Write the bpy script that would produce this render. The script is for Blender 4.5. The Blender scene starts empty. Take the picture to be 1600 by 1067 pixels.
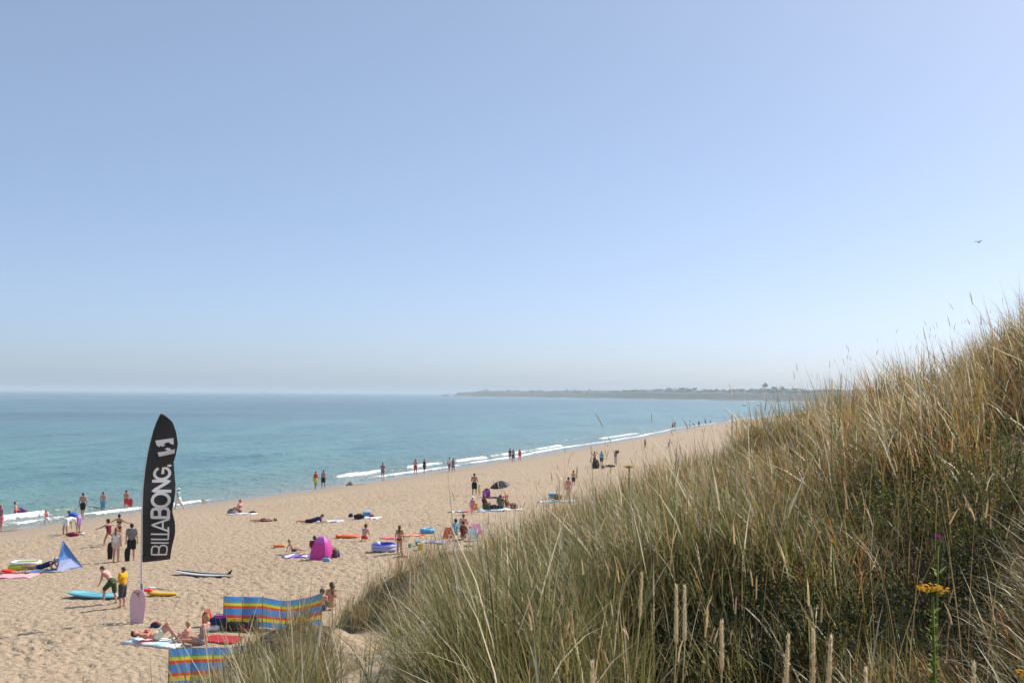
import bpy, math, random
import numpy as np
from mathutils import Matrix, Vector

rad = math.radians
S = bpy.context.scene
COL = S.collection
rng = np.random.default_rng(7)
random.seed(7)

# ------------------------------------------------------------------ camera
CAM_Z = 9.3
FPX = 1700.0                      # focal length in photo pixels (1600 wide)
PITCH, ROLL = math.atan(81 / FPX), 0.0072
cam_data = bpy.data.cameras.new('camera')
cam_data.sensor_width = 36.0
cam_data.lens = 36.0 * FPX / 1600.0
cam_data.clip_start = 0.05
cam_data.clip_end = 60000
cam = bpy.data.objects.new('camera', cam_data)
COL.objects.link(cam)
CAM_R = Matrix.Rotation(rad(90) + PITCH, 3, 'X') @ Matrix.Rotation(ROLL, 3, 'Z')
cam.matrix_world = Matrix.Translation((0, 0, CAM_Z)) @ CAM_R.to_4x4()
S.camera = cam

# ------------------------------------------------------------------ sky and sun
SUN_EL, SUN_AZ = 46.0, 56.0       # azimuth clockwise from +Y (view direction)
world = bpy.data.worlds.new('World')
S.world = world
world.use_nodes = True
wn = world.node_tree.nodes
sky = wn.new('ShaderNodeTexSky')
sky.sky_type = 'NISHITA'
sky.sun_disc = False
sky.sun_elevation = rad(SUN_EL)
sky.sun_rotation = rad(SUN_AZ)
sky.altitude = 0
sky.air_density = 0.5
sky.dust_density = 1.45
sky.ozone_density = 2.9
bg = wn['Background']
bg.inputs['Strength'].default_value = 0.138
veil = wn.new('ShaderNodeMix'); veil.data_type = 'RGBA'       # thin even haze over the whole sky
veil.clamp_result = False
veil.inputs['Factor'].default_value = 0.36
veil.inputs['B'].default_value = (2.4, 3.05, 3.75, 1)
world.node_tree.links.new(sky.outputs[0], veil.inputs['A'])
world.node_tree.links.new(veil.outputs['Result'], bg.inputs[0])

sun_data = bpy.data.lights.new('sun', 'SUN')
sun_data.energy = 3.8
sun_data.angle = rad(0.53)
sun_data.color = (1.0, 0.955, 0.895)
sun = bpy.data.objects.new('sun', sun_data)
COL.objects.link(sun)
sd = Vector((math.sin(rad(SUN_AZ)) * math.cos(rad(SUN_EL)), math.cos(rad(SUN_AZ)) * math.cos(rad(SUN_EL)), math.sin(rad(SUN_EL))))
sun.rotation_euler = sd.to_track_quat('Z', 'Y').to_euler()
sun.location = (30, 20, 60)

S.view_settings.view_transform = 'Standard'
S.view_settings.look = 'None'
S.view_settings.gamma = 1.0
S.view_settings.exposure = 0.5
S.view_settings.use_curve_mapping = False
S.render.engine = 'CYCLES'
S.cycles.use_denoising = True
S.cycles.max_bounces = 6
S.cycles.diffuse_bounces = 3
S.cycles.glossy_bounces = 3
S.cycles.transmission_bounces = 4
S.cycles.transparent_max_bounces = 8
S.cycles.volume_bounces = 1
S.cycles.caustics_reflective = False
S.cycles.caustics_refractive = False

# ------------------------------------------------------------------ helpers
def tag(o, label=None, cat=None, group=None, kind=None):
    if label: o['label'] = label
    if cat: o['category'] = cat
    if group: o['group'] = group
    if kind: o['kind'] = kind
    return o

def empty(name, loc=(0, 0, 0), rz=0.0):
    o = bpy.data.objects.new(name, None)
    COL.objects.link(o)
    o.location = loc
    o.rotation_euler = (0, 0, rz)
    o.empty_display_size = 0.1
    return o

def mesh_obj(name, verts, faces, mat=None, parent=None, smooth=True, mats=None, midx=None):
    me = bpy.data.meshes.new(name)
    me.from_pydata([tuple(v) for v in verts], [], [tuple(f) for f in faces])
    ms = mats if mats else ([mat] if mat else [])
    for m in ms: me.materials.append(m)
    if midx is not None: me.polygons.foreach_set('material_index', np.asarray(midx, np.int32))
    if smooth: me.polygons.foreach_set('use_smooth', np.ones(len(me.polygons), bool))
    me.update()
    o = bpy.data.objects.new(name, me)
    COL.objects.link(o)
    if parent: o.parent = parent
    return o

def np_mesh(name, V, F, mat=None, parent=None, smooth=True, mats=None, midx=None):
    """V (n,3) float, F (m,k) int with constant k: fast mesh creation."""
    me = bpy.data.meshes.new(name)
    V = np.ascontiguousarray(V, np.float32); F = np.ascontiguousarray(F, np.int32)
    m, k = F.shape
    me.vertices.add(len(V)); me.vertices.foreach_set('co', V.ravel())
    me.loops.add(m * k); me.loops.foreach_set('vertex_index', F.ravel())
    me.polygons.add(m)
    me.polygons.foreach_set('loop_start', np.arange(0, m * k, k, dtype=np.int32))
    me.polygons.foreach_set('loop_total', np.full(m, k, np.int32))
    if smooth: me.polygons.foreach_set('use_smooth', np.ones(m, bool))
    for mm in (mats if mats else ([mat] if mat else [])): me.materials.append(mm)
    if midx is not None: me.polygons.foreach_set('material_index', np.asarray(midx, np.int32))
    me.update(calc_edges=True)
    me.validate()
    o = bpy.data.objects.new(name, me)
    COL.objects.link(o)
    if parent: o.parent = parent
    return o

def add_attr(o, name, arr, kind='FLOAT'):
    a = o.data.attributes.new(name, kind, 'POINT')
    if kind == 'FLOAT': a.data.foreach_set('value', np.ascontiguousarray(arr, np.float32))
    elif kind == 'FLOAT_COLOR': a.data.foreach_set('color', np.ascontiguousarray(arr, np.float32).ravel())

def grid_faces(nr, nc):
    i = np.arange(nr - 1)[:, None]; j = np.arange(nc - 1)[None, :]
    a = i * nc + j
    return np.stack([a, a + 1, a + nc + 1, a + nc], -1).reshape(-1, 4)

def _hash(ix, iy, seed):
    h = (ix.astype(np.int64) * 374761393 + iy.astype(np.int64) * 668265263 + seed * 1274126177) & 0xFFFFFFFF
    h = ((h ^ (h >> 13)) * 1274126177) & 0xFFFFFFFF
    h = (h ^ (h >> 16)) & 0xFFFF
    return h / 65535.0

def vnoise(x, y, seed=0):
    x = np.asarray(x, float); y = np.asarray(y, float)
    ix = np.floor(x); iy = np.floor(y)
    fx = x - ix; fy = y - iy
    u = fx * fx * fx * (fx * (fx * 6 - 15) + 10); v = fy * fy * fy * (fy * (fy * 6 - 15) + 10)
    ix = ix.astype(np.int64); iy = iy.astype(np.int64)
    a = _hash(ix, iy, seed); b = _hash(ix + 1, iy, seed); c = _hash(ix, iy + 1, seed); d = _hash(ix + 1, iy + 1, seed)
    return (a + (b - a) * u) * (1 - v) + (c + (d - c) * u) * v

def fbm(x, y, oct=3, seed=0):
    s = 0; amp = 0.5; n = 0
    for k in range(oct):
        s = s + amp * vnoise(x * 2 ** k + 13.7 * k, y * 2 ** k - 7.1 * k, seed + k); n += amp; amp *= 0.5
    return s / n

def sstep(x, a, b):
    t = np.clip((np.asarray(x, float) - a) / (b - a), 0, 1)
    return t * t * (3 - 2 * t)

# ---------------------------------------------------------------- materials
MATS = {}
def pmat(name, color, rough=0.7, spec=0.3, noise=0.0, scale=20.0, bump=0.0, subsurf=0.0, metallic=0.0, trans=0.0):
    """plain principled material with a little procedural colour variation"""
    if name in MATS: return MATS[name]
    m = bpy.data.materials.new(name); m.use_nodes = True
    nt = m.node_tree; b = nt.nodes['Principled BSDF']
    b.inputs['Base Color'].default_value = (*color, 1)
    b.inputs['Roughness'].default_value = rough
    b.inputs['Specular IOR Level'].default_value = spec
    b.inputs['Metallic'].default_value = metallic
    if noise > 0 or bump > 0:
        tc = nt.nodes.new('ShaderNodeTexCoord'); nz = nt.nodes.new('ShaderNodeTexNoise')
        nz.inputs['Scale'].default_value = scale; nz.inputs['Detail'].default_value = 4
        nt.links.new(tc.outputs['Object'], nz.inputs['Vector'])
        if noise > 0:
            mx = nt.nodes.new('ShaderNodeMix'); mx.data_type = 'RGBA'
            mx.inputs['A'].default_value = (*[c * (1 - noise) for c in color], 1)
            mx.inputs['B'].default_value = (*[min(1, c * (1 + noise)) for c in color], 1)
            nt.links.new(nz.outputs['Fac'], mx.inputs['Factor'])
            nt.links.new(mx.outputs['Result'], b.inputs['Base Color'])
        if bump > 0:
            bp = nt.nodes.new('ShaderNodeBump'); bp.inputs['Strength'].default_value = bump; bp.inputs['Distance'].default_value = 0.02
            nt.links.new(nz.outputs['Fac'], bp.inputs['Height']); nt.links.new(bp.outputs['Normal'], b.inputs['Normal'])
    if trans > 0:
        tr = nt.nodes.new('ShaderNodeBsdfTranslucent'); tr.inputs['Color'].default_value = (*color, 1)
        ms = nt.nodes.new('ShaderNodeMixShader'); ms.inputs[0].default_value = trans
        nt.links.new(b.outputs[0], ms.inputs[1]); nt.links.new(tr.outputs[0], ms.inputs[2])
        nt.links.new(ms.outputs[0], nt.nodes['Material Output'].inputs[0])
    MATS[name] = m
    return m

# ---------------------------------------------------------------- the lie of the land
SHORE = np.array([(-130, -160), (-92, -60), (-58, 20), (-34, 73), (-26, 90), (-14, 117), (-1.5, 150), (11, 187), (28, 237), (59, 336), (109, 465),
                  (200, 680), (330, 950), (420, 1250), (432, 1600), (330, 1950), (150, 2400), (-15, 2800), (-190, 3180),
                  (-172, 3300), (60, 3450), (900, 3700), (4000, 4300)], float)

def _smooth_poly(P, it=2):
    for _ in range(it):
        Q = [P[0]]
        for a, b in zip(P[:-1], P[1:]):
            Q += [a * .75 + b * .25, a * .25 + b * .75]
        Q.append(P[-1]); P = np.array(Q)
    return P
SHP = _smooth_poly(SHORE, 2)
SH_LEN = np.concatenate([[0], np.cumsum(np.hypot(*(SHP[1:] - SHP[:-1]).T))])

def shore(X, Y):
    """signed distance inland from the waterline (positive on land) and arc position along it"""
    X = np.asarray(X, float); Y = np.asarray(Y, float)
    best = np.full(X.shape, 1e18); sd_ = np.zeros(X.shape); arc = np.zeros(X.shape)
    for k in range(len(SHP) - 1):
        ax, ay = SHP[k]; bx, by = SHP[k + 1]
        dx, dy = bx - ax, by - ay; L = math.hypot(dx, dy)
        t = np.clip(((X - ax) * dx + (Y - ay) * dy) / (L * L), 0, 1)
        qx = X - (ax + t * dx); qy = Y - (ay + t * dy)
        d2 = qx * qx + qy * qy
        m = d2 < best
        cr = (dy * qx - dx * qy)
        best = np.where(m, d2, best)
        sd_ = np.where(m, np.sign(cr) * np.sqrt(d2), sd_)
        arc = np.where(m, SH_LEN[k] + t * L, arc)
    return sd_, arc

U_ANG = rad(16.0)
UX, UY = math.sin(U_ANG), math.cos(U_ANG)
def dune_st(X, Y):
    return X * UY - Y * UX, X * UX + Y * UY       # s: away from the sea, t: along the coast

def dune_h(X, Y):
    """height of the dune body above sea level, before blending with the beach"""
    s, t = dune_st(X, Y)
    foot = -13.0 + 0.00025 * np.clip(t - 120, 0, None) ** 2 + 0.8 * (fbm(t * 0.11, s * 0.02, 2, 3) - .5) * 2
    lift = 0.62 * (1 - sstep(t, 3, 14)) + (1.2 - 0.75 * sstep(-s, 2.5, 8)) * sstep(t, 3, 14)
    lift = lift - 0.55 * np.exp(-(((X - 1.35) / 1.0) ** 2 + ((Y - 4.7) / 1.1) ** 2)) - 0.35 * np.exp(-(((X - 2.6) / 1.0) ** 2 + ((Y - 5.6) / 1.2) ** 2))
    past = t - (20.0 - 1.55 * np.clip(s, -11, 5))                     # beyond the crest of the spur
    lift = lift - np.clip(0.075 * np.log1p(np.exp(np.clip(past, -30, 60))), 0, 4.0)
    q = s - foot + lift / 0.43
    z = 1.75 + 0.43 * q
    top = 11.2
    z = top - np.log1p(np.exp(np.clip((top - z) * 1.2, -40, 40))) / 1.2   # rounded top
    hum = (fbm(X * 0.33 + 5, Y * 0.33, 3, 11) - .5) * 1.1 + (fbm(X * 1.1, Y * 1.1, 2, 21) - .5) * 0.35
    knoll = 0.0
    for kx, ky, kh, kr in ((-5.0, 25.0, 1.45, 1.6), (-3.7, 28.3, .9, 1.3), (-1.9, 27.5, 1.1, 1.8), (-6.6, 24.5, .5, 1.2), (-1.2, 29.5, .9, 1.6)):
        knoll = knoll + kh * np.exp(-((X - kx) ** 2 + (Y - ky) ** 2) / kr ** 2)
    z = z + knoll; q = q + 2.2 * knoll
    z = z + hum * sstep(q, 0.5, 5) * (0.35 + 0.65 * sstep(np.hypot(X, Y), 1.5, 7))
    return z, q

def terrain(X, Y, detail=True):
    X = np.asarray(X, float); Y = np.asarray(Y, float)
    d, arc = shore(X, Y)
    zb = np.where(d < 0, np.maximum(0.07 * d, -4.0), 0)
    prof = np.interp(d, [0, 3, 12, 35, 60, 200], [0, 0.22, 0.95, 1.85, 1.95, 2.6])
    zb = np.where(d >= 0, prof, zb)
    if detail:
        on = sstep(d, 5, 13) * (.45 + .75 * sstep(fbm(X * .12 + 4, Y * .12, 2, 55), .3, .6)) * (1 - sstep(np.hypot(X, Y), 130, 260))
        on = on * (1 + .7 * np.exp(-((X + 13.2) / 1.6) ** 2 - ((Y - 31.0) / 2.2) ** 2))
        fp = fbm(X * 4.5, Y * 4.0, 2, 31)
        fine = fbm(X * 6.5 + 3, Y * 5.5, 2, 41)
        zb = zb + on * ((fbm(X * .25, Y * .25, 2, 51) - .5) * .13 + (fp - .5) * .070 - sstep(fine, .58, .68) * .047)
    zd, q = dune_h(X, Y)
    r = np.hypot(X, Y)
    zd = np.where(r > 700, -10, zd)
    k = 3.0
    mx = np.maximum(zb, zd)
    z = mx + np.log(np.exp(np.clip(k * (zb - mx), -30, 0)) + np.exp(np.clip(k * (zd - mx), -30, 0))) / k - np.where(np.abs(zb - zd) < 1e-9, 0, 0)
    return z

def project(P):
    P = np.atleast_2d(np.asarray(P, float)) - np.array([0, 0, CAM_Z])
    R = np.array(CAM_R)
    c = P @ R
    return np.stack([800 + FPX * c[:, 0] / -c[:, 2], 533.5 - FPX * c[:, 1] / -c[:, 2]], 1)

def ray_dir(px, py):
    d = np.array(CAM_R) @ np.array([(px - 800) / FPX, (533.5 - py) / FPX, -1.0])
    return d / np.linalg.norm(d)

_ts = np.concatenate([np.arange(1.5, 40, .05), 40 * 1.004 ** np.arange(0, 1100)])
def ground_at(px, py, water=True):
    """the point of the ground (or sea) that the photo shows at this pixel"""
    d = ray_dir(px, py)
    P = np.array([0, 0, CAM_Z]) + _ts[:, None] * d
    z = terrain(P[:, 0], P[:, 1], False)
    if water: z = np.maximum(z, 0.0)
    h = P[:, 2] - z
    k = int(np.argmax(h < 0))
    if h[k] >= 0: return Vector(P[-1])
    f = h[k - 1] / (h[k - 1] - h[k])
    p = P[k - 1] + f * (P[k] - P[k - 1])
    return Vector((p[0], p[1], float(max(terrain(p[0], p[1], True), 0.0 if water else -9))))

def ground_xy(x, y):
    return float(terrain(np.array([x]), np.array([y]))[0])
# ================================================================ materials of the setting
def nodes(name):
    m = bpy.data.materials.new(name); m.use_nodes = True
    nt = m.node_tree
    return m, nt, nt.nodes['Principled BSDF'], nt.nodes.new, nt.links.new

def ramp(nt, fac, stops):
    r = nt.nodes.new('ShaderNodeValToRGB')
    e = r.color_ramp.elements
    while len(e) < len(stops): e.new(0.5)
    for k, (p, c) in enumerate(stops):
        e[k].position = p; e[k].color = (*c, 1) if len(c) == 3 else c
    nt.links.new(fac, r.inputs['Fac'])
    return r

def noise_node(nt, vec, scale, detail=4, rough=.55, dist=0.0):
    n = nt.nodes.new('ShaderNodeTexNoise')
    n.inputs['Scale'].default_value = scale; n.inputs['Detail'].default_value = detail
    n.inputs['Roughness'].default_value = rough; n.inputs['Distortion'].default_value = dist
    nt.links.new(vec, n.inputs['Vector'])
    return n

def mixc(nt, fac, a, b, mode='MIX'):
    m = nt.nodes.new('ShaderNodeMix'); m.data_type = 'RGBA'; m.blend_type = mode
    for sock, v in (('Factor', fac), ('A', a), ('B', b)):
        if isinstance(v, (int, float)): m.inputs[sock].default_value = v
        elif isinstance(v, tuple): m.inputs[sock].default_value = (*v, 1)
        else: nt.links.new(v, m.inputs[sock])
    return m.outputs['Result']

def attr(nt, name):
    a = nt.nodes.new('ShaderNodeAttribute'); a.attribute_name = name
    return a

def mat_sand():
    m, nt, b, N, L = nodes('sand')
    tc = N('ShaderNodeTexCoord')
    big = noise_node(nt, tc.outputs['Object'], 0.09, 4)
    mid = noise_node(nt, tc.outputs['Object'], 4.2, 6, .65)
    fine = noise_node(nt, tc.outputs['Object'], 14, 4, .65)
    c = mixc(nt, big.outputs['Fac'], (0.390, 0.288, 0.190), (0.465, 0.361, 0.250))
    r1 = ramp(nt, mid.outputs['Fac'], [(0.32, (0.80, 0.78, 0.75)), (0.6, (1.04, 1.03, 1.02))])
    c = mixc(nt, 1.0, c, r1.outputs['Color'], 'MULTIPLY')
    wet = attr(nt, 'wet')
    c2 = mixc(nt, wet.outputs['Fac'], c, (0.26, 0.20, 0.15))
    dn = attr(nt, 'litter')                        # old leaves and roots under the dune grass, darkened to stand for shade too
    lit = noise_node(nt, tc.outputs['Object'], 9, 5, .7, 1.0)
    lc = ramp(nt, lit.outputs['Fac'], [(0.35, (0.055, 0.045, 0.026)), (0.55, (0.13, 0.10, 0.06)), (0.75, (0.30, 0.23, 0.15))])
    c3 = mixc(nt, dn.outputs['Fac'], c2, lc.outputs['Color'])
    L(c3, b.inputs['Base Color'])
    rr = N('ShaderNodeMapRange'); rr.inputs['To Min'].default_value = 0.95; rr.inputs['To Max'].default_value = 0.22
    L(wet.outputs['Fac'], rr.inputs['Value']); L(rr.outputs[0], b.inputs['Roughness'])
    b.inputs['Specular IOR Level'].default_value = 0.25
    # trampled relief
    vor = N('ShaderNodeTexVoronoi'); vor.inputs['Scale'].default_value = 7.5; vor.feature = 'SMOOTH_F1'
    wob = noise_node(nt, tc.outputs['Object'], 2.0, 3)
    mv = mixc(nt, 0.35, tc.outputs['Object'], wob.outputs['Color'])
    L(mv, vor.inputs['Vector'])
    add = N('ShaderNodeMath'); add.operation = 'ADD'
    L(vor.outputs['Distance'], add.inputs[0]); L(mid.outputs['Fac'], add.inputs[1])
    add2 = N('ShaderNodeMath'); add2.operation = 'MULTIPLY_ADD'; add2.inputs[1].default_value = 0.3
    L(fine.outputs['Fac'], add2.inputs[0]); L(add.outputs[0], add2.inputs[2])
    dry = N('ShaderNodeMath'); dry.operation = 'SUBTRACT'; dry.inputs[0].default_value = 1.0; L(wet.outputs['Fac'], dry.inputs[1])
    bs = N('ShaderNodeMath'); bs.operation = 'MULTIPLY'; bs.inputs[1].default_value = 0.9; L(dry.outputs[0], bs.inputs[0])
    bp = N('ShaderNodeBump'); bp.inputs['Distance'].default_value = 0.10
    L(bs.outputs[0], bp.inputs['Strength']); L(add2.outputs[0], bp.inputs['Height']); L(bp.outputs[0], b.inputs['Normal'])
    return m

def mat_sea():
    m, nt, b, N, L = nodes('sea_water')
    tc = N('ShaderNodeTexCoord')
    mpp = N('ShaderNodeMapping'); mpp.inputs['Rotation'].default_value = (0, 0, rad(22)); mpp.inputs['Scale'].default_value = (1.0, 0.28, 1)
    L(tc.outputs['Object'], mpp.inputs['Vector'])
    patch = noise_node(nt, mpp.outputs[0], 0.05, 6, .65, .5)  # water patches, stretched so light and dark of the chop is painted in
    pc = ramp(nt, patch.outputs['Fac'], [(0.38, (0.032, 0.140, 0.150)), (0.62, (0.085, 0.235, 0.205))])
    sh = attr(nt, 'shallow')
    dp = attr(nt, 'deep')
    cd = mixc(nt, dp.outputs['Fac'], pc.outputs['Color'], (0.010, 0.066, 0.088))
    c = mixc(nt, sh.outputs['Fac'], cd, (0.205, 0.215, 0.145))
    fo = attr(nt, 'foam')
    fn = noise_node(nt, tc.outputs['Object'], 3.2, 5, .7)
    fm = N('ShaderNodeMath'); fm.operation = 'MULTIPLY_ADD'; fm.inputs[1].default_value = 1.7; fm.inputs[2].default_value = -0.85
    L(fn.outputs['Fac'], fm.inputs[0])
    fa = N('ShaderNodeMath'); fa.operation = 'ADD'; L(fo.outputs['Fac'], fa.inputs[0]); L(fm.outputs[0], fa.inputs[1])
    fr = N('ShaderNodeMapRange'); fr.inputs['From Min'].default_value = 0.38; fr.inputs['From Max'].default_value = 0.62
    L(fa.outputs[0], fr.inputs['Value'])
    c2 = mixc(nt, fr.outputs[0], c, (0.80, 0.81, 0.80))
    L(c2, b.inputs['Base Color'])
    rr = N('ShaderNodeMapRange'); rr.inputs['To Min'].default_value = 0.20; rr.inputs['To Max'].default_value = 0.85
    L(fr.outputs[0], rr.inputs['Value']); L(rr.outputs[0], b.inputs['Roughness'])
    b.inputs['IOR'].default_value = 1.33
    # ripples: stretched along the crests
    mp = N('ShaderNodeMapping'); mp.inputs['Rotation'].default_value = (0, 0, rad(20)); mp.inputs['Scale'].default_value = (1.0, 0.42, 1)
    L(tc.outputs['Object'], mp.inputs['Vector'])
    n1 = noise_node(nt, mp.outputs[0], 0.55, 5, .62, .4)
    n2 = noise_node(nt, mp.outputs[0], 2.3, 4, .6, .3)
    ad = N('ShaderNodeMath'); ad.operation = 'MULTIPLY_ADD'; ad.inputs[1].default_value = 0.30
    L(n2.outputs['Fac'], ad.inputs[0]); L(n1.outputs['Fac'], ad.inputs[2])
    bp = N('ShaderNodeBump'); bp.inputs['Strength'].default_value = 1.0; bp.inputs['Distance'].default_value = 0.8
    L(ad.outputs[0], bp.inputs['Height']); L(bp.outputs[0], b.inputs['Normal'])
    return m

def mat_heath():
    m, nt, b, N, L = nodes('headland_turf')
    tc = N('ShaderNodeTexCoord')
    n1 = noise_node(nt, tc.outputs['Object'], 0.012, 5, .6, .5)
    n2 = noise_node(nt, tc.outputs['Object'], 0.08, 4, .6)
    c = ramp(nt, n1.outputs['Fac'], [(0.38, (0.045, 0.065, 0.028)), (0.5, (0.085, 0.10, 0.045)), (0.66, (0.12, 0.12, 0.06))]).outputs['Color']
    c2 = mixc(nt, n2.outputs['Fac'], c, (0.05, 0.055, 0.03))
    cl = attr(nt, 'cliff')
    c3 = mixc(nt, cl.outputs['Fac'], c2, (0.12, 0.10, 0.075))
    L(c3, b.inputs['Base Color']); b.inputs['Roughness'].default_value = 0.95
    return m

# ================================================================ ground sheet: beach and dune
def build_ground():
    rr = np.concatenate([np.linspace(0.4, 12, 46), np.linspace(12, 25, 40)[1:], np.linspace(25, 46, 150)[1:]])
    rr = np.concatenate([rr, 8.0 * 1088 / np.linspace(8.0 * 1088 / 46, 8.0 * 1088 / 400, 250)[1:], np.geomspace(400, 9000, 40)[1:]])
    th = np.concatenate([np.linspace(-math.pi, -0.60, 30)[:-1], np.linspace(-0.60, 0.60, 640), np.linspace(0.60, math.pi, 30)[1:]])
    R, T = np.meshgrid(rr, th, indexing='ij')
    X, Y = R * np.sin(T), R * np.cos(T)
    Z = terrain(X, Y)
    V = np.stack([X, Y, Z], -1).reshape(-1, 3)
    F = grid_faces(len(rr), len(th))[:, ::-1]
    o = np_mesh('beach', V, F, mat_sand())
    tag(o, kind='structure')
    d, arc = shore(X, Y)
    edge = 2.2 + 1.5 * (fbm(arc * .12, d * 0, 2, 61) - .5) * 2
    wet = np.maximum(1 - sstep(d, edge * .55, edge + .5), .34 * (1 - sstep(d, edge + 1.5, edge + 6.5 + 3 * (fbm(arc * .06, d * .1, 2, 65) - .5))))
    add_attr(o, 'wet', wet.ravel())
    zd, q = dune_h(X, Y)
    lit = sstep(q, 0.6, 2.2) * (1 - bare_sand(X, Y)) * sstep(fbm(X * .9, Y * .9, 3, 71), .2, .45)
    add_attr(o, 'litter', lit.ravel())
    return o

def bare_sand(X, Y):
    """1 where the dune face is blown bare"""
    v = np.zeros(np.shape(X))
    for (cx, cy, a, w, l) in BARE:
        dx, dy = X - cx, Y - cy
        u = dx * math.cos(a) + dy * math.sin(a); w_ = -dx * math.sin(a) + dy * math.cos(a)
        rr = np.hypot(u / l, w_ / w) + (fbm(X * .8, Y * .8, 2, 81) - .5) * .7
        v = np.maximum(v, 1 - sstep(rr, .75, 1.1))
    return v
BARE = []
BARE += [(-1.55, 11.8, 1.66, 1.15, 3.4), (-2.7, 17.5, 1.75, 1.1, 3.8), (-3.1, 23.9, 1.70, .75, 2.8), (-1.08, 8.3, 1.70, .85, 3.2), (-.64, 4.9, 1.70, .55, 2.8)]

# ================================================================ the sea
def build_sea():
    ypx = np.concatenate([np.linspace(190, 20, 390), np.geomspace(20, 0.9, 60)[1:]])
    rr = CAM_Z * 1088 / ypx
    th = np.concatenate([np.linspace(-1.35, -0.60, 50)[:-1], np.linspace(-0.60, 0.34, 640), np.linspace(0.34, 0.75, 30)[1:]])
    R, T = np.meshgrid(rr, th, indexing='ij')
    X, Y = R * np.sin(T), R * np.cos(T)
    d, arc = shore(X, Y)
    off = -d
    near = 1 - sstep(R, 150, 420)
    w = (fbm(arc * .05, off * .16, 2, 91) - .5)
    ph = off / 11.0 * 2 * math.pi + 5 * w
    sw = np.sin(ph) * 0.5 + 0.5
    swell = 0.16 * sw ** 2.2 * sstep(off, 4, 14) * (0.4 + 0.9 * fbm(arc * .03, off * .05, 2, 95))
    chop = (fbm(X * .55, Y * .40, 3, 101) - .5) * 0.20 + (fbm(X * 1.6, Y * 1.2, 2, 111) - .5) * 0.07
    chop = chop * sstep(off, 1.5, 8)
    # breakers
    def breaker(pos, wob, seed, dens, amp, wid):
        p = pos + wob * (fbm(arc * .035, arc * 0, 2, seed) - .5) * 2
        act = sstep(fbm(arc * .028, arc * 0 + 3, 2, seed + 5), dens, dens + .12)
        x = (off - p)
        face = np.exp(-np.where(x < 0, (x / (wid * .55)) ** 2, (x / (wid * 1.5)) ** 2))
        return face * act * amp, x, act
    b1, x1, a1 = breaker(1.6, 0.9, 121, .12, .14, .7)
    b2, x2, a2 = breaker(4.7, 1.3, 131, .45, .30, .9)
    b3, x3, a3 = breaker(9.5, 2.0, 141, .66, .20, 1.1)
    z = (swell + chop) * near + (b1 + b2 + b3) * (1 - sstep(R, 500, 900))
    z = z + 0.02
    brk = lambda f_, sd_, lo: np.maximum(sstep(fbm(arc * f_, off * .5, 3, sd_), lo, lo + .22), .9 * sstep(R, 140, 220))
    foam = a1 * np.exp(-((x1 + .1) / .42) ** 2) * .95 * (.42 + .58 * brk(.22, 181, .32)) + a2 * np.exp(-((x2 + .25) / .40) ** 2) * (.25 + .75 * brk(.16, 183, .36)) + a3 * .5 * np.exp(-((x3 + .3) / .5) ** 2) * brk(.2, 187, .4)
    foam = foam + a2 * .26 * (sstep(x2, -5, -1) * (1 - sstep(x2, -1, 0)))
    foam = foam + 0.42 * np.exp(-((off - .35) / .25) ** 2) * brk(.3, 189, .35)
    V = np.stack([X, Y, z], -1).reshape(-1, 3)
    F = grid_faces(len(rr), len(th))[:, ::-1]
    # leave out the part under the land
    keep = (d < 9).reshape(-1)
    F = F[keep[F].all(1)]
    o = np_mesh('sea', V, F, mat_sea())
    tag(o, kind='structure')
    add_attr(o, 'foam', np.clip(foam, 0, 1.2).ravel())
    add_attr(o, 'deep', (sstep(off, 25, 260) * (.75 + .5 * (fbm(X * .006, Y * .012, 3, 191) - .5) * 2)).clip(0, 1).ravel())
    add_attr(o, 'shallow', (np.exp(-np.clip(off, 0, None) / 7.0) * .85 + 0.12 * np.exp(-np.clip(off, 0, None) / 40.)).ravel())
    return o

# ================================================================ the headland across the bay
HEAD = {}
def build_headland():
    a0 = float(shore(np.array([425.]), np.array([1300.]))[1][0]); a1 = float(shore(np.array([60.]), np.array([3450.]))[1][0])
    arcs = np.linspace(a0, a1, 420)
    dd = np.array([0, 4, 9, 14, 19, 25, 33, 45, 65, 95, 140, 200, 300, 450])
    px = np.interp(arcs, SH_LEN, SHP[:, 0]); py = np.interp(arcs, SH_LEN, SHP[:, 1])
    tx = np.gradient(px); ty = np.gradient(py); L = np.hypot(tx, ty); nx, ny = ty / L, -tx / L
    k = np.ones(25) / 25
    nx = np.convolve(np.pad(nx, 12, 'edge'), k, 'valid'); ny = np.convolve(np.pad(ny, 12, 'edge'), k, 'valid')
    f = (arcs - a0) / (a1 - a0)
    top = np.interp(f, [0, .25, .45, .6, .75, .86, .90, 1], [13, 18, 17, 15.5, 14.5, 14.5, 8, 3])
    A, D = np.meshgrid(arcs, dd, indexing='ij')
    wig = (fbm(A * .012, D * .0, 3, 151) - .5) * 26
    rise = sstep(D + wig * .5, 6, 30) * .75 + sstep(D + wig, 20, 130) * .25
    Z = rise * (top[:, None] + (fbm(A * .006, D * .01, 3, 161) - .5) * 7) + 0.6 * sstep(D, 0, 8) - .1
    X = px[:, None] + nx[:, None] * D; Y = py[:, None] + ny[:, None] * D
    V = np.stack([X, Y, Z], -1).reshape(-1, 3)
    F = grid_faces(len(arcs), len(dd))
    HEAD['X'], HEAD['Y'], HEAD['Z'] = X, Y, Z
    o = np_mesh('headland_hill', V, F, mat_heath())
    tag(o, kind='structure')
    cliff = sstep(D, 4, 10) * (1 - sstep(D + wig * .6, 18, 34)) * sstep(fbm(A * .02, D * .05, 2, 171), .35, .6)
    sandy = 1 - sstep(D, 6, 12)
    add_attr(o, 'cliff', np.clip(cliff * .8 + sandy, 0, 1).ravel())
    return o

build_ground()
build_sea()
build_headland()

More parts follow.
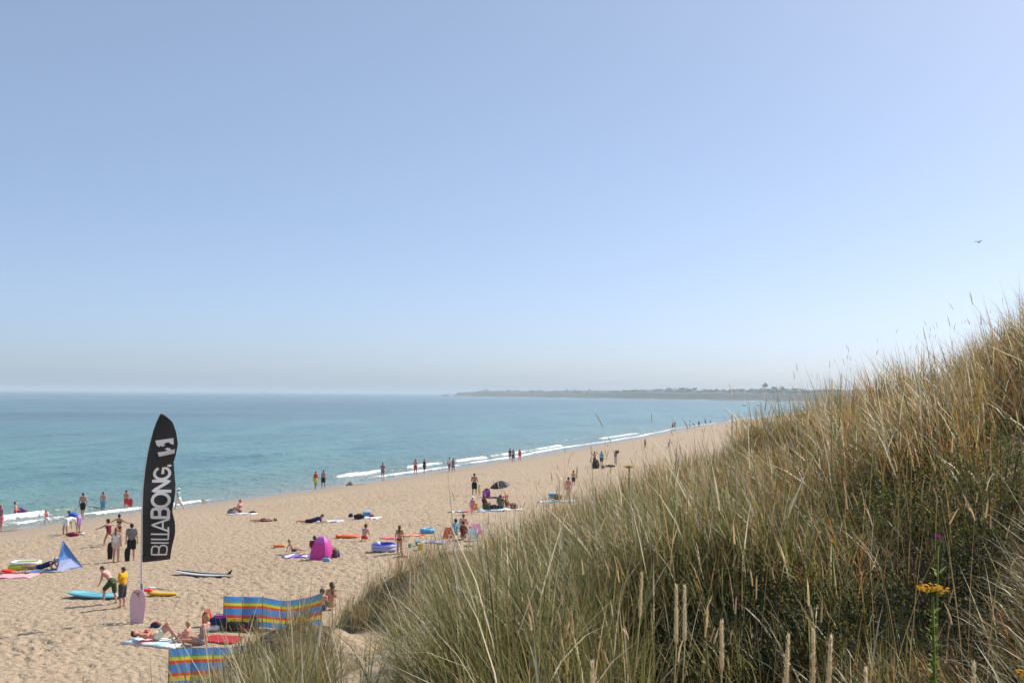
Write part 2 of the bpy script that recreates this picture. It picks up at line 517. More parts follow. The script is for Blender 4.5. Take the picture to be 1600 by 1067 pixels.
# the air between: even haze round the whole place
def build_haze():
    x0, x1, y0, y1, z0, z1 = -30000, 30000, -1500, 30000, -6.5, 34
    v = [(x, y, z) for z in (z0, z1) for y in (y0, y1) for x in (x0, x1)]
    f = [(0, 2, 3, 1), (4, 5, 7, 6), (0, 1, 5, 4), (2, 6, 7, 3), (0, 4, 6, 2), (1, 3, 7, 5)]
    m = bpy.data.materials.new('haze'); m.use_nodes = True
    nt = m.node_tree; nt.nodes.remove(nt.nodes['Principled BSDF'])
    pv = nt.nodes.new('ShaderNodeVolumePrincipled')
    pv.inputs['Color'].default_value = (0.71, 0.79, 0.86, 1)
    pv.inputs['Density'].default_value = 2.6e-4
    pv.inputs['Anisotropy'].default_value = 0.1
    pv.inputs['Density Attribute'].default_value = ''
    try: m.cycles.homogeneous_volume = True
    except Exception: pass
    nt.links.new(pv.outputs[0], nt.nodes['Material Output'].inputs['Volume'])
    o = mesh_obj('haze', v, f, m, smooth=False)
    tag(o, 'pale summer haze over the bay', 'haze', kind='stuff')
build_haze()
# ================================================================ dune vegetation
def mat_leafy(name, rough=0.45, trans=0.35, spec=0.4):
    m, nt, b, N, L = nodes(name)
    a = attr(nt, 'tint')
    L(a.outputs['Color'], b.inputs['Base Color'])
    b.inputs['Roughness'].default_value = rough
    b.inputs['Specular IOR Level'].default_value = spec
    tr = N('ShaderNodeBsdfTranslucent'); L(a.outputs['Color'], tr.inputs['Color'])
    ms = N('ShaderNodeMixShader'); ms.inputs[0].default_value = trans
    L(b.outputs[0], ms.inputs[1]); L(tr.outputs[0], ms.inputs[2])
    L(ms.outputs[0], nt.nodes['Material Output'].inputs[0])
    return m
GRASS_MAT = mat_leafy('dune_grass', .42, .50, .42)
LEAF_MAT = mat_leafy('shrub_leaf', .55, .35, .22)

def blades(root, length, az, phi0, bend, width, nseg, twist=None, power=1.5):
    """ribbons that rise from root and arch over; all arrays per blade -> V, F (tris), n verts per blade"""
    n = len(root)
    t = np.linspace(0, 1, nseg + 1)
    ph = phi0[:, None] + bend[:, None] * t[None, :] ** power
    dx = np.sin(ph); dz = np.cos(ph)
    st = length[:, None] / nseg
    hx = np.concatenate([np.zeros((n, 1)), np.cumsum((dx[:, :-1] + dx[:, 1:]) / 2 * st, 1)], 1)
    hz = np.concatenate([np.zeros((n, 1)), np.cumsum((dz[:, :-1] + dz[:, 1:]) / 2 * st, 1)], 1)
    if twist is None: twist = rng.normal(0, .5, n)
    ca, sa = np.cos(az)[:, None], np.sin(az)[:, None]
    wob = (rng.normal(0, .03, n)[:, None] * t ** 2) * length[:, None]
    cx = root[:, 0:1] + hx * ca - wob * sa; cy = root[:, 1:2] + hx * sa + wob * ca; cz = root[:, 2:3] + hz
    wv = width[:, None] * np.where(t < .55, 1, (1 - (t - .55) / .45) ** .8)[None, :] * .5
    ta = (az + math.pi / 2 + twist)
    wx, wy = np.cos(ta)[:, None] * wv, np.sin(ta)[:, None] * wv
    Lf = np.stack([cx - wx, cy - wy, cz], -1); Rt = np.stack([cx + wx, cy + wy, cz], -1)
    V = np.stack([Lf[:, :-1], Rt[:, :-1]], 2).reshape(n, nseg * 2, 3)
    tip = np.stack([cx[:, -1], cy[:, -1], cz[:, -1]], -1)[:, None, :]
    V = np.concatenate([V, tip], 1)
    k = nseg * 2 + 1
    f = []
    for s_ in range(nseg - 1):
        a = s_ * 2
        f += [(a, a + 1, a + 3), (a, a + 3, a + 2)]
    f.append((k - 3, k - 2, k - 1))
    F = (np.arange(n)[:, None, None] * k + np.array(f)[None]).reshape(-1, 3)
    return V.reshape(-1, 3), F, k

PAL = np.array([[0.175, 0.182, 0.045], [0.260, 0.228, 0.066], [0.330, 0.235, 0.080], [0.52, 0.395, 0.185], [0.64, 0.52, 0.31], [0.36, 0.165, 0.052], [0.085, 0.115, 0.036]])
SHRUBS = [(965, 955, .62, .55), (1180, 1010, .5, .5), (1370, 860, .75, .8), (1555, 850, .9, 1.0), (1130, 870, .5, .6), (1490, 985, .5, .5), (1300, 1020, .5, .45), (1060, 1050, .4, .4), (1580, 1030, .4, .45)]
_sp = [ground_at(a, b, False) for a, b, _, _ in SHRUBS]
def shrub_mask(X, Y):
    v = np.zeros(np.shape(X))
    for p, (_, _, rx, ry) in zip(_sp, SHRUBS):
        v = np.maximum(v, np.exp(-(((X - p.x) / (rx * 1.1)) ** 2 + ((Y - p.y) / (ry * 1.1)) ** 2) ** 2))
    u_ = (X - .29 * Y) / (.19 * Y + .15)
    hol = np.exp(-(u_ ** 2 + ((Y - 4.5) / 2.1) ** 2) ** 3)
    return np.maximum(v, hol * .96)

def grow_grass(name, r0, r1, tufts, per, nseg, wid, label, seed):
    g = np.random.default_rng(seed)
    n = tufts * 3
    r = np.sqrt(g.uniform(r0 ** 2, r1 ** 2, n)); th = g.uniform(-.66, 1.05 if r1 < 18 else .68, n)
    X, Y = r * np.sin(th), r * np.cos(th)
    zd, q = dune_h(X, Y)
    dens = sstep(q, .8, 2.0) * (1 - bare_sand(X, Y) * .97) * (0.16 + .84 * sstep(fbm(X * .75, Y * .75, 3, 201), .36, .56))
    dens = dens * (1 - .93 * shrub_mask(X, Y))
    pp = project(np.stack([X, Y, terrain(X, Y, False) + .5], 1))
    vis = (pp[:, 1] < 1300)
    ok = (g.uniform(0, 1, n) < dens) & vis
    X, Y = X[ok][:tufts], Y[ok][:tufts]
    nt_ = len(X)
    cnt = np.maximum(4, (per * g.uniform(.45, 1.5, nt_))).astype(int)
    idx = np.repeat(np.arange(nt_), cnt); nb = len(idx)
    spread = g.uniform(.05, .13, nt_)[idx]
    ox, oy = g.normal(0, 1, nb) * spread, g.normal(0, 1, nb) * spread
    bx, by = X[idx] + ox, Y[idx] + oy
    bz = terrain(bx, by, False) - .02
    size = (0.40 + .80 * fbm(X * .5 + 9, Y * .5, 2, 211))[idx] * g.uniform(.7, 1.2, nt_)[idx] * (.66 + .34 * sstep(dune_h(X, Y)[1], 1.5, 7.5))[idx]
    length = size * g.normal(.90, .17, nb).clip(.35, 1.35)
    s_, t_ = dune_st(bx, by)
    # the wind has combed the tussocks: towards the land on the seaward edge, back over the slope further in
    comb = np.where(s_ < -6.0, 0.25, 2.75) + (fbm(bx * .16, by * .16, 2, 221) - .5) * 3.2
    out = np.arctan2(oy, ox)
    lean = g.uniform(.15, .75, nb)
    ax = np.cos(out) * (1 - lean) + np.cos(comb) * lean; ay = np.sin(out) * (1 - lean) + np.sin(comb) * lean
    az = np.arctan2(ay, ax) + g.normal(0, .6, nb)
    phi0 = np.abs(g.normal(.19, .16, nb)) + .04
    bend = np.abs(g.normal(.74, .52, nb))
    stiff = g.uniform(0, 1, nb) < .22
    bend = np.where(stiff, bend * .25, bend)
    fallen = g.uniform(0, 1, nb) < .13
    phi0 = np.where(fallen, g.uniform(.5, 1.2, nb), phi0); bend = np.where(fallen, bend + .4, bend)
    length = length * (1 + .35 * np.exp(-((bx + 5.0) / 2.0) ** 2 - ((by - 25) / 3.0) ** 2))
    straw = g.uniform(0, 1, nb) < .035
    length = np.where(straw, length * 1.25, length) * (1 - .35 * shrub_mask(bx, by))
    V, F, k = blades(np.stack([bx, by, bz], 1), length, az, phi0, bend, wid * g.uniform(.65, 1.35, nb) * np.where(straw, 1.35, 1), nseg)
    # colour: patches of living, bleached and rusty leaves
    pn = fbm(X * .22, Y * .22, 3, 231)[idx]; dr = sstep(dune_st(bx, by)[0], -2.5, 2.5) * .32 + sstep(-s_, 6.5, 9.5) * .16  # extra straw on the seaward toe stands for light through the blades
    u = g.uniform(0, 1, nb) + (pn - .5) * .9 + dr
    ci = np.select([u < .24, u < .52, u < .72, u < .82, u < .87], [0, 1, 2, 3, 4], 5)
    ci = np.where(g.uniform(0, 1, nb) < .16, 6, ci)
    ci = np.where((ci == 5) & (s_ < -6) & (g.uniform(0, 1, nb) < .8), 3, ci)  # rust swapped for straw at the toe, part of that painted-in light
    col = PAL[ci] * g.uniform(.7, 1.25, nb)[:, None] * np.array([1, 1, 1]) * (1 + g.normal(0, .07, (nb, 3)))
    col[straw] = np.array([.70, .61, .43]) * g.uniform(.8, 1.15, (straw.sum(), 1))
    tt = np.concatenate([np.repeat(np.linspace(0, 1, nseg + 1)[:-1], 2), [1]])
    dry = np.array([.42, .34, .20])
    C = col[:, None, :] * (1 - .36 * (tt ** 3)[None, :, None]) + dry * .36 * (tt ** 3)[None, :, None]
    o = np_mesh(name, V, F, GRASS_MAT)
    add_attr(o, 'tint', np.concatenate([C.clip(0, 1), np.ones((nb, k, 1))], 2).reshape(-1, 4), 'FLOAT_COLOR')
    tag(o, label, 'grass', kind='stuff')
    return nb

def feather_cloud(n, r0, r1, name, label, seed):
    """many thin flowering stalks standing above the leaves"""
    g = np.random.default_rng(seed)
    m = n * 4
    r = np.sqrt(g.uniform(r0 ** 2, r1 ** 2, m)); th = g.uniform(-.6, .66, m)
    X, Y = r * np.sin(th), r * np.cos(th)
    zd, q = dune_h(X, Y)
    dens = sstep(q, 1.2, 3.0) * (1 - bare_sand(X, Y)) * sstep(fbm(X * .35, Y * .35, 2, 241), .38, .62)
    ok = g.uniform(0, 1, m) < dens
    X, Y = X[ok][:n], Y[ok][:n]; n = len(X)
    root = np.stack([X, Y, terrain(X, Y, False)], 1)
    L_ = g.normal(1.0, .14, n).clip(.6, 1.35); az = g.uniform(0, 6.28, n)
    phi0 = np.abs(g.normal(.06, .07, n)); bend = np.abs(g.normal(.18, .14, n))
    V1, F1, k1 = blades(root, L_, az, phi0, bend, np.full(n, .0028) + r[ok][:n] * 1e-4, 4, g.uniform(0, 3, n))
    V1r = V1.reshape(n, k1, 3)
    tipc = V1r[:, -1]; mid = V1r[:, -3]
    d = tipc - mid; d /= np.linalg.norm(d, axis=1)[:, None]
    hl = g.uniform(.05, .12, n)
    hazz = np.arctan2(d[:, 1], d[:, 0]); hphi = np.arccos(d[:, 2].clip(-1, 1))
    P = []; FF = []
    base = len(V1)
    for rot in (0.0, math.pi / 2):
        V2, F2, k2 = blades(tipc - d * .03, hl, hazz, hphi, np.abs(g.normal(0, .35, n)), np.full(n, .0065), 3, np.full(n, rot), 1.2)
        P.append(V2); FF.append(F2 + base); base += len(V2)
    V = np.concatenate([V1] + P); F = np.concatenate([F1] + FF)
    cs = np.array([.36, .26, .13]); ch = np.array([.62, .44, .25])
    C = np.concatenate([np.repeat(cs[None] * g.uniform(.6, 1.1, (n, 1)), k1, 0)] + [np.repeat(ch[None] * g.uniform(.7, 1.2, (n, 1)), k2, 0)] * 2)
    o = np_mesh(name, V, F, GRASS_MAT)
    add_attr(o, 'tint', np.concatenate([C, np.ones((len(C), 1))], 1), 'FLOAT_COLOR')
    tag(o, label, 'grass', kind='stuff')

grow_grass('marram_grass', 2.7, 7.0, 1050, 50, 5, .0064, 'long marram grass blades on the nearest slope of the dune', 1)
grow_grass('marram_grass', 7.0, 17.0, 2700, 40, 4, .0082, 'green and straw marram grass on the middle of the dune', 2)
grow_grass('marram_grass', 17.0, 48.0, 5000, 22, 2, .0115, 'thick marram grass along the far edge of the dune', 3)
feather_cloud(420, 3.4, 10, 'flowering_grass', 'thin brown flowering grass stalks near the camera side of the dune', 27)
feather_cloud(1300, 10, 30, 'flowering_grass', 'thin brown flowering grass stalks along the dune skyline', 19)

# ---- low shrubs in the grass
def leaf_mesh(P, Nn, size, g, long=2.0):
    """one small pointed leaf (4 verts, folded) per point"""
    n = len(P)
    a = g.normal(0, 1, (n, 3)); a[:, 2] = np.abs(a[:, 2]) * .8 + .2
    a = a + Nn * .6; a /= np.linalg.norm(a, axis=1)[:, None]
    b = np.cross(a, g.normal(0, 1, (n, 3))); b /= np.linalg.norm(b, axis=1)[:, None] + 1e-9
    s = size[:, None]
    nrm = np.cross(a, b)
    V = np.stack([P, P + a * s * .5 + b * s / long * .5 + nrm * s * .08, P + a * s, P + a * s * .5 - b * s / long * .5 + nrm * s * .08], 1)
    F = (np.arange(n)[:, None, None] * 4 + np.array([(0, 1, 2), (0, 2, 3)])[None]).reshape(-1, 3)
    return V.reshape(-1, 3), F

def shrub(px, py, rx, ry, h, nleaf, label, seed, tint=(0.085, 0.115, 0.030), size=.021):
    g = np.random.default_rng(seed)
    c = ground_at(px, py, False)
    root = empty('shrub', c)
    tag(root, label, 'shrub', 'low shrubs in the dune grass')
    ns = 46
    ang = g.uniform(0, 6.28, ns); rad_ = np.sqrt(g.uniform(0, 1, ns))
    ex, ey = np.cos(ang) * rad_ * rx, np.sin(ang) * rad_ * ry
    ez = np.array([ground_xy(c.x + x, c.y + y) for x, y in zip(ex, ey)]) - c.z
    top = ez + h * (1.05 - .55 * rad_ ** 2) * g.uniform(.6, 1.15, ns)
    tips = np.stack([ex, ey, top], 1)
    base = np.stack([ex * .35, ey * .35, ez * .35 - .03], 1)
    # stems
    Vs, Fs = [], []
    for k in range(ns):
        b0, t0 = base[k], tips[k]
        mid = b0 * .45 + t0 * .55 + g.normal(0, .04, 3)
        off = len(Vs)
        for p, w in ((b0, .006), (mid, .004), (t0, .0015)):
            Vs += [p + (w, 0, 0), p + (-w * .5, w * .87, 0), p + (-w * .5, -w * .87, 0)]
        for lv in range(2):
            for q in range(3):
                a_ = off + lv * 3 + q; b_ = off + lv * 3 + (q + 1) % 3
                Fs.append((a_, b_, b_ + 3, a_ + 3))
    mesh_obj('stems', Vs, Fs, pmat('shrub_stem', (.10, .065, .035), .8), root)
    # leaves along the twigs and filling between them
    per = nleaf // ns
    P = []
    for k in range(ns):
        u = g.uniform(.25, 1.0, per) ** .7
        p = base[k] * (1 - u)[:, None] + tips[k] * u[:, None]
        P.append(p + g.normal(0, 1, (per, 3)) * np.array([.05, .05, .04]) * (0.5 + u)[:, None])
    P = np.concatenate(P); n = len(P)
    Nn = np.tile(np.array([0, 0, .6]), (n, 1))
    V, F = leaf_mesh(P, Nn, g.uniform(.6, 1.25, n) * size, g)
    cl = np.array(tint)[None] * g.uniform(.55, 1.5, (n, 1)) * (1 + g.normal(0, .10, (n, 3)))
    yel = g.uniform(0, 1, n) < .12
    cl[yel] = np.array([.26, .23, .05]) * g.uniform(.7, 1.2, (yel.sum(), 1))
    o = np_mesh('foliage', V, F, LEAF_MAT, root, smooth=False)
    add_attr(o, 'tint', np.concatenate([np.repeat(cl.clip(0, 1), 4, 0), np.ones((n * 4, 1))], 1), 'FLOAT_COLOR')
    tag(o, kind='stuff')

shrub(965, 955, .62, .55, .55, 6000, 'rounded small leaved green shrub below the middle of the dune slope', 301, (.10, .13, .032))
shrub(1180, 1010, .55, .5, .34, 5200, 'dark low shrub behind the seed heads at the bottom edge', 302, (.040, .060, .020))  # leaf tint darkened to paint in the shade of the hollow
shrub(1370, 860, .75, .8, .42, 6000, 'spreading shrub with yellowing leaves left of the purple thistle', 303, (.075, .095, .026))
shrub(1555, 850, .9, 1.0, .55, 8000, 'broad yellow green shrub at the right edge of the dune', 304, (.13, .14, .033))
shrub(1130, 870, .5, .6, .40, 4200, 'small shrub half hidden in tall grass above the dark hollow', 305, (.070, .090, .03))
shrub(1490, 985, .55, .5, .34, 5000, 'shadowed shrub behind the leafy ragwort stem', 306, (.038, .055, .020))  # shade is put into the dark leaf tint
shrub(1300, 1020, .55, .45, .30, 5000, 'dark shrub in the hollow behind the three thick seed heads', 307, (.034, .050, .018))  # added to fill the hollow; near-black leaves stand for its shade
shrub(1060, 1050, .42, .4, .30, 3600, 'dark shrub at the bottom edge below the tight pair of seed heads', 308, (.045, .066, .022))  # added filler, its leaf colour darkened in place of shade
shrub(1580, 1030, .42, .45, .30, 3600, 'dark shrub in the bottom right corner of the dune', 309, (.040, .056, .02))  # added filler, shade of the corner painted into its leaves
# ================================================================ people
def surface_nets(f, org, h):
    """smooth closed surface f = 0 of a sampled field (negative inside) -> verts, quads"""
    nx, ny, nz = f.shape
    ins = f < 0
    c = [ins[i:nx - 1 + i, j:ny - 1 + j, k:nz - 1 + k] for i in (0, 1) for j in (0, 1) for k in (0, 1)]
    cnt = sum(a.astype(np.int8) for a in c)
    act = (cnt > 0) & (cnt < 8)
    idx = -np.ones(act.shape, np.int64); ci = np.argwhere(act); idx[act] = np.arange(len(ci))
    acc = np.zeros((len(ci), 3)); num = np.zeros(len(ci))
    corner = [(i, j, k) for i in (0, 1) for j in (0, 1) for k in (0, 1)]
    val = np.stack([f[ci[:, 0] + i, ci[:, 1] + j, ci[:, 2] + k] for i, j, k in corner], 1)
    for a in range(8):
        for b in range(a + 1, 8):
            if sum(abs(p - q) for p, q in zip(corner[a], corner[b])) != 1: continue
            m = (val[:, a] < 0) != (val[:, b] < 0)
            t = np.where(m, val[:, a] / np.where(m, val[:, a] - val[:, b], 1), 0)
            p = np.array(corner[a])[None] + t[:, None] * (np.array(corner[b]) - np.array(corner[a]))[None]
            acc += np.where(m[:, None], p, 0); num += m
    V = org + (ci + acc / num[:, None]) * h
    Q = []
    for ax in range(3):
        u, v = [(1, 2), (2, 0), (0, 1)][ax]
        sl0 = [slice(None)] * 3; sl1 = [slice(None)] * 3
        sl0[ax] = slice(0, -1); sl1[ax] = slice(1, None)
        a0 = ins[tuple(sl0)]; a1 = ins[tuple(sl1)]
        e = np.argwhere(a0 != a1)
        e = e[(e[:, u] > 0) & (e[:, v] > 0) & (e[:, u] < f.shape[u] - 1) & (e[:, v] < f.shape[v] - 1)]
        flip = a0[tuple(e.T)]
        def at_(du, dv):
            q = e.copy(); q[:, u] -= du; q[:, v] -= dv
            return idx[tuple(q.T)]
        q = np.stack([at_(1, 1), at_(0, 1), at_(0, 0), at_(1, 0)], 1)
        q[~flip] = q[~flip][:, ::-1]
        Q.append(q)
    return V, np.concatenate(Q)

def sdf_mesh(caps, h, k):
    """smooth union of tapered capsules (a, b, ra, rb)"""
    A = np.array([c[0] for c in caps], float); B = np.array([c[1] for c in caps], float)
    ra = np.array([c[2] for c in caps]); rb = np.array([c[3] for c in caps])
    lo = np.minimum(A - ra[:, None], B - rb[:, None]).min(0) - 2.2 * h; hi = np.maximum(A + ra[:, None], B + rb[:, None]).max(0) + 2.2 * h
    n = np.ceil((hi - lo) / h).astype(int) + 1
    ax = [lo[i] + np.arange(n[i]) * h for i in range(3)]
    G = np.stack(np.meshgrid(*ax, indexing='ij'), -1).astype(np.float32)
    f = np.full(G.shape[:3], 9.0, np.float32)
    for a, b, r0, r1 in zip(A, B, ra, rb):
        m = max(r0, r1) + 3.5 * k + 2 * h
        l_ = np.clip(np.floor((np.minimum(a, b) - m - lo) / h).astype(int), 0, n); u_ = np.clip(np.ceil((np.maximum(a, b) + m - lo) / h).astype(int) + 1, 0, n)
        sl = tuple(slice(l_[i], u_[i]) for i in range(3))
        P = G[sl] - a.astype(np.float32)
        d = (b - a).astype(np.float32); dd = float(d @ d)
        t = np.clip(P @ d / dd, 0, 1) if dd > 1e-12 else np.zeros(P.shape[:3], np.float32)
        dist = np.sqrt(((P - t[..., None] * d) ** 2).sum(-1)) - (r0 + (r1 - r0) * t)
        g = f[sl]
        hh = np.clip(k - np.abs(g - dist), 0, None) / k
        f[sl] = np.minimum(g, dist) - hh * hh * k * .25
    return surface_nets(f, lo, h)

def nrm(v):
    v = np.array(v, float); return v / np.linalg.norm(v)

def tube(pts, radii, ns=5):
    """simple tapered tube, closed at both ends"""
    V, F = [], []
    pts = [np.array(p, float) for p in pts]
    for i, p in enumerate(pts):
        d = nrm((pts[min(i + 1, len(pts) - 1)] - pts[max(i - 1, 0)]) + 1e-9)
        u = nrm(np.cross(d, (0, 0, 1) if abs(d[2]) < .9 else (1, 0, 0))); w = np.cross(d, u)
        for q in range(ns):
            a = 2 * math.pi * q / ns
            V.append(p + radii[i] * (math.cos(a) * u + math.sin(a) * w))
    for i in range(len(pts) - 1):
        for q in range(ns):
            a, b = i * ns + q, i * ns + (q + 1) % ns
            F.append((a, b, b + ns, a + ns))
    F.append(tuple(range(ns))[::-1]); F.append(tuple((len(pts) - 1) * ns + q for q in range(ns)))
    return V, F

class Geo:
    def __init__(s): s.V, s.F, s.M = [], [], []
    def add(s, V, F, m=0):
        o = len(s.V); s.V += [tuple(v) for v in V]; s.F += [tuple(i + o for i in f) for f in F]; s.M += [m] * len(F)
        return s
    def tube(s, pts, r, ns=6, m=0):
        if isinstance(r, (int, float)): r = [r] * len(pts)
        return s.add(*tube(pts, r, ns), m)
    def ell(s, c, r, ns=10, nr=6, m=0, pw=1.0, R=None):
        V, F = [], []
        sp = lambda x: math.copysign(abs(x) ** pw, x)
        for i in range(nr + 1):
            ph = math.pi * i / nr
            for j in range(ns):
                a = 2 * math.pi * j / ns
                p = np.array([sp(math.sin(ph)) * sp(math.cos(a)) * r[0], sp(math.sin(ph)) * sp(math.sin(a)) * r[1], sp(math.cos(ph)) * r[2]])
                if R is not None: p = R @ p
                V.append(p + np.array(c))
        for i in range(nr):
            for j in range(ns):
                a = i * ns + j; b = i * ns + (j + 1) % ns
                F.append((a, a + ns, b + ns, b))
        return s.add(V, F, m)
    def torus(s, c, R, r, n=24, k=8, m=0, sq=(1, 1), mfun=None):
        V, F, M = [], [], []
        for i in range(n):
            a = 2 * math.pi * i / n
            for j in range(k):
                b = 2 * math.pi * j / k
                V.append((c[0] + (R + r * math.cos(b)) * math.cos(a) * sq[0], c[1] + (R + r * math.cos(b)) * math.sin(a) * sq[1], c[2] + r * math.sin(b)))
        o = len(s.V); s.V += V
        for i in range(n):
            for j in range(k):
                s.F.append((o + i * k + j, o + ((i + 1) % n) * k + j, o + ((i + 1) % n) * k + (j + 1) % k, o + i * k + (j + 1) % k))
                s.M.append(mfun(i, j) if mfun else m)
        return s
    def box(s, c, d, m=0, R=None):
        V = []
        for z in (-1, 1):
            for y in (-1, 1):
                for x in (-1, 1):
                    p = np.array([x * d[0] / 2, y * d[1] / 2, z * d[2] / 2])
                    if R is not None: p = R @ p
                    V.append(p + np.array(c))
        return s.add(V, [(0, 2, 3, 1), (4, 5, 7, 6), (0, 1, 5, 4), (2, 6, 7, 3), (0, 4, 6, 2), (1, 3, 7, 5)], m)
    def build(s, name, mats, parent=None, smooth=True):
        if not isinstance(mats, (list, tuple)): mats = [mats]
        return mesh_obj(name, s.V, s.F, parent=parent, smooth=smooth, mats=mats, midx=s.M)

SKIN = {'pale': (.60, .37, .275), 'pink': (.62, .33, .25), 'tan': (.47, .265, .17), 'red': (.58, .27, .19), 'brown': (.36, .19, .12)}
HAIR = {'dark': (.018, .012, .009), 'brown': (.065, .034, .018), 'blond': (.40, .26, .11), 'ginger': (.26, .10, .035), 'fair': (.27, .17, .08), 'grey': (.32, .30, .28)}
CLOTH = {'black': (.012, .012, .014), 'white': (.78, .78, .76), 'red': (.58, .035, .035), 'scarlet': (.72, .05, .03), 'lightblue': (.16, .43, .62), 'blue': (.045, .11, .50), 'navy': (.02, .03, .10),
         'lilac': (.42, .24, .55), 'grey': (.22, .20, .20), 'darkgrey': (.06, .06, .065), 'beige': (.62, .54, .42), 'yellow': (.78, .40, .02), 'lemon': (.72, .66, .10), 'green': (.045, .085, .03), 'cream': (.74, .70, .50),
         'pattern': (.30, .27, .28), 'pink': (.78, .22, .30), 'orange': (.80, .18, .03), 'purple': (.50, .10, .55), 'maroon': (.16, .02, .03), 'brown': (.13, .05, .03), 'olive': (.09, .10, .07), 'mauve': (.32, .16, .24)}
def skin_mat(k): return pmat('skin_' + k, SKIN[k], .55, .35, .06, 9)
def hair_mat(k): return pmat('hair_' + k, HAIR[k], .5, .4, .25, 60)
def cloth_mat(k): return pmat('cloth_' + k, CLOTH[k], .85, .15, .28 if k in ('green', 'pattern') else .07, 22)

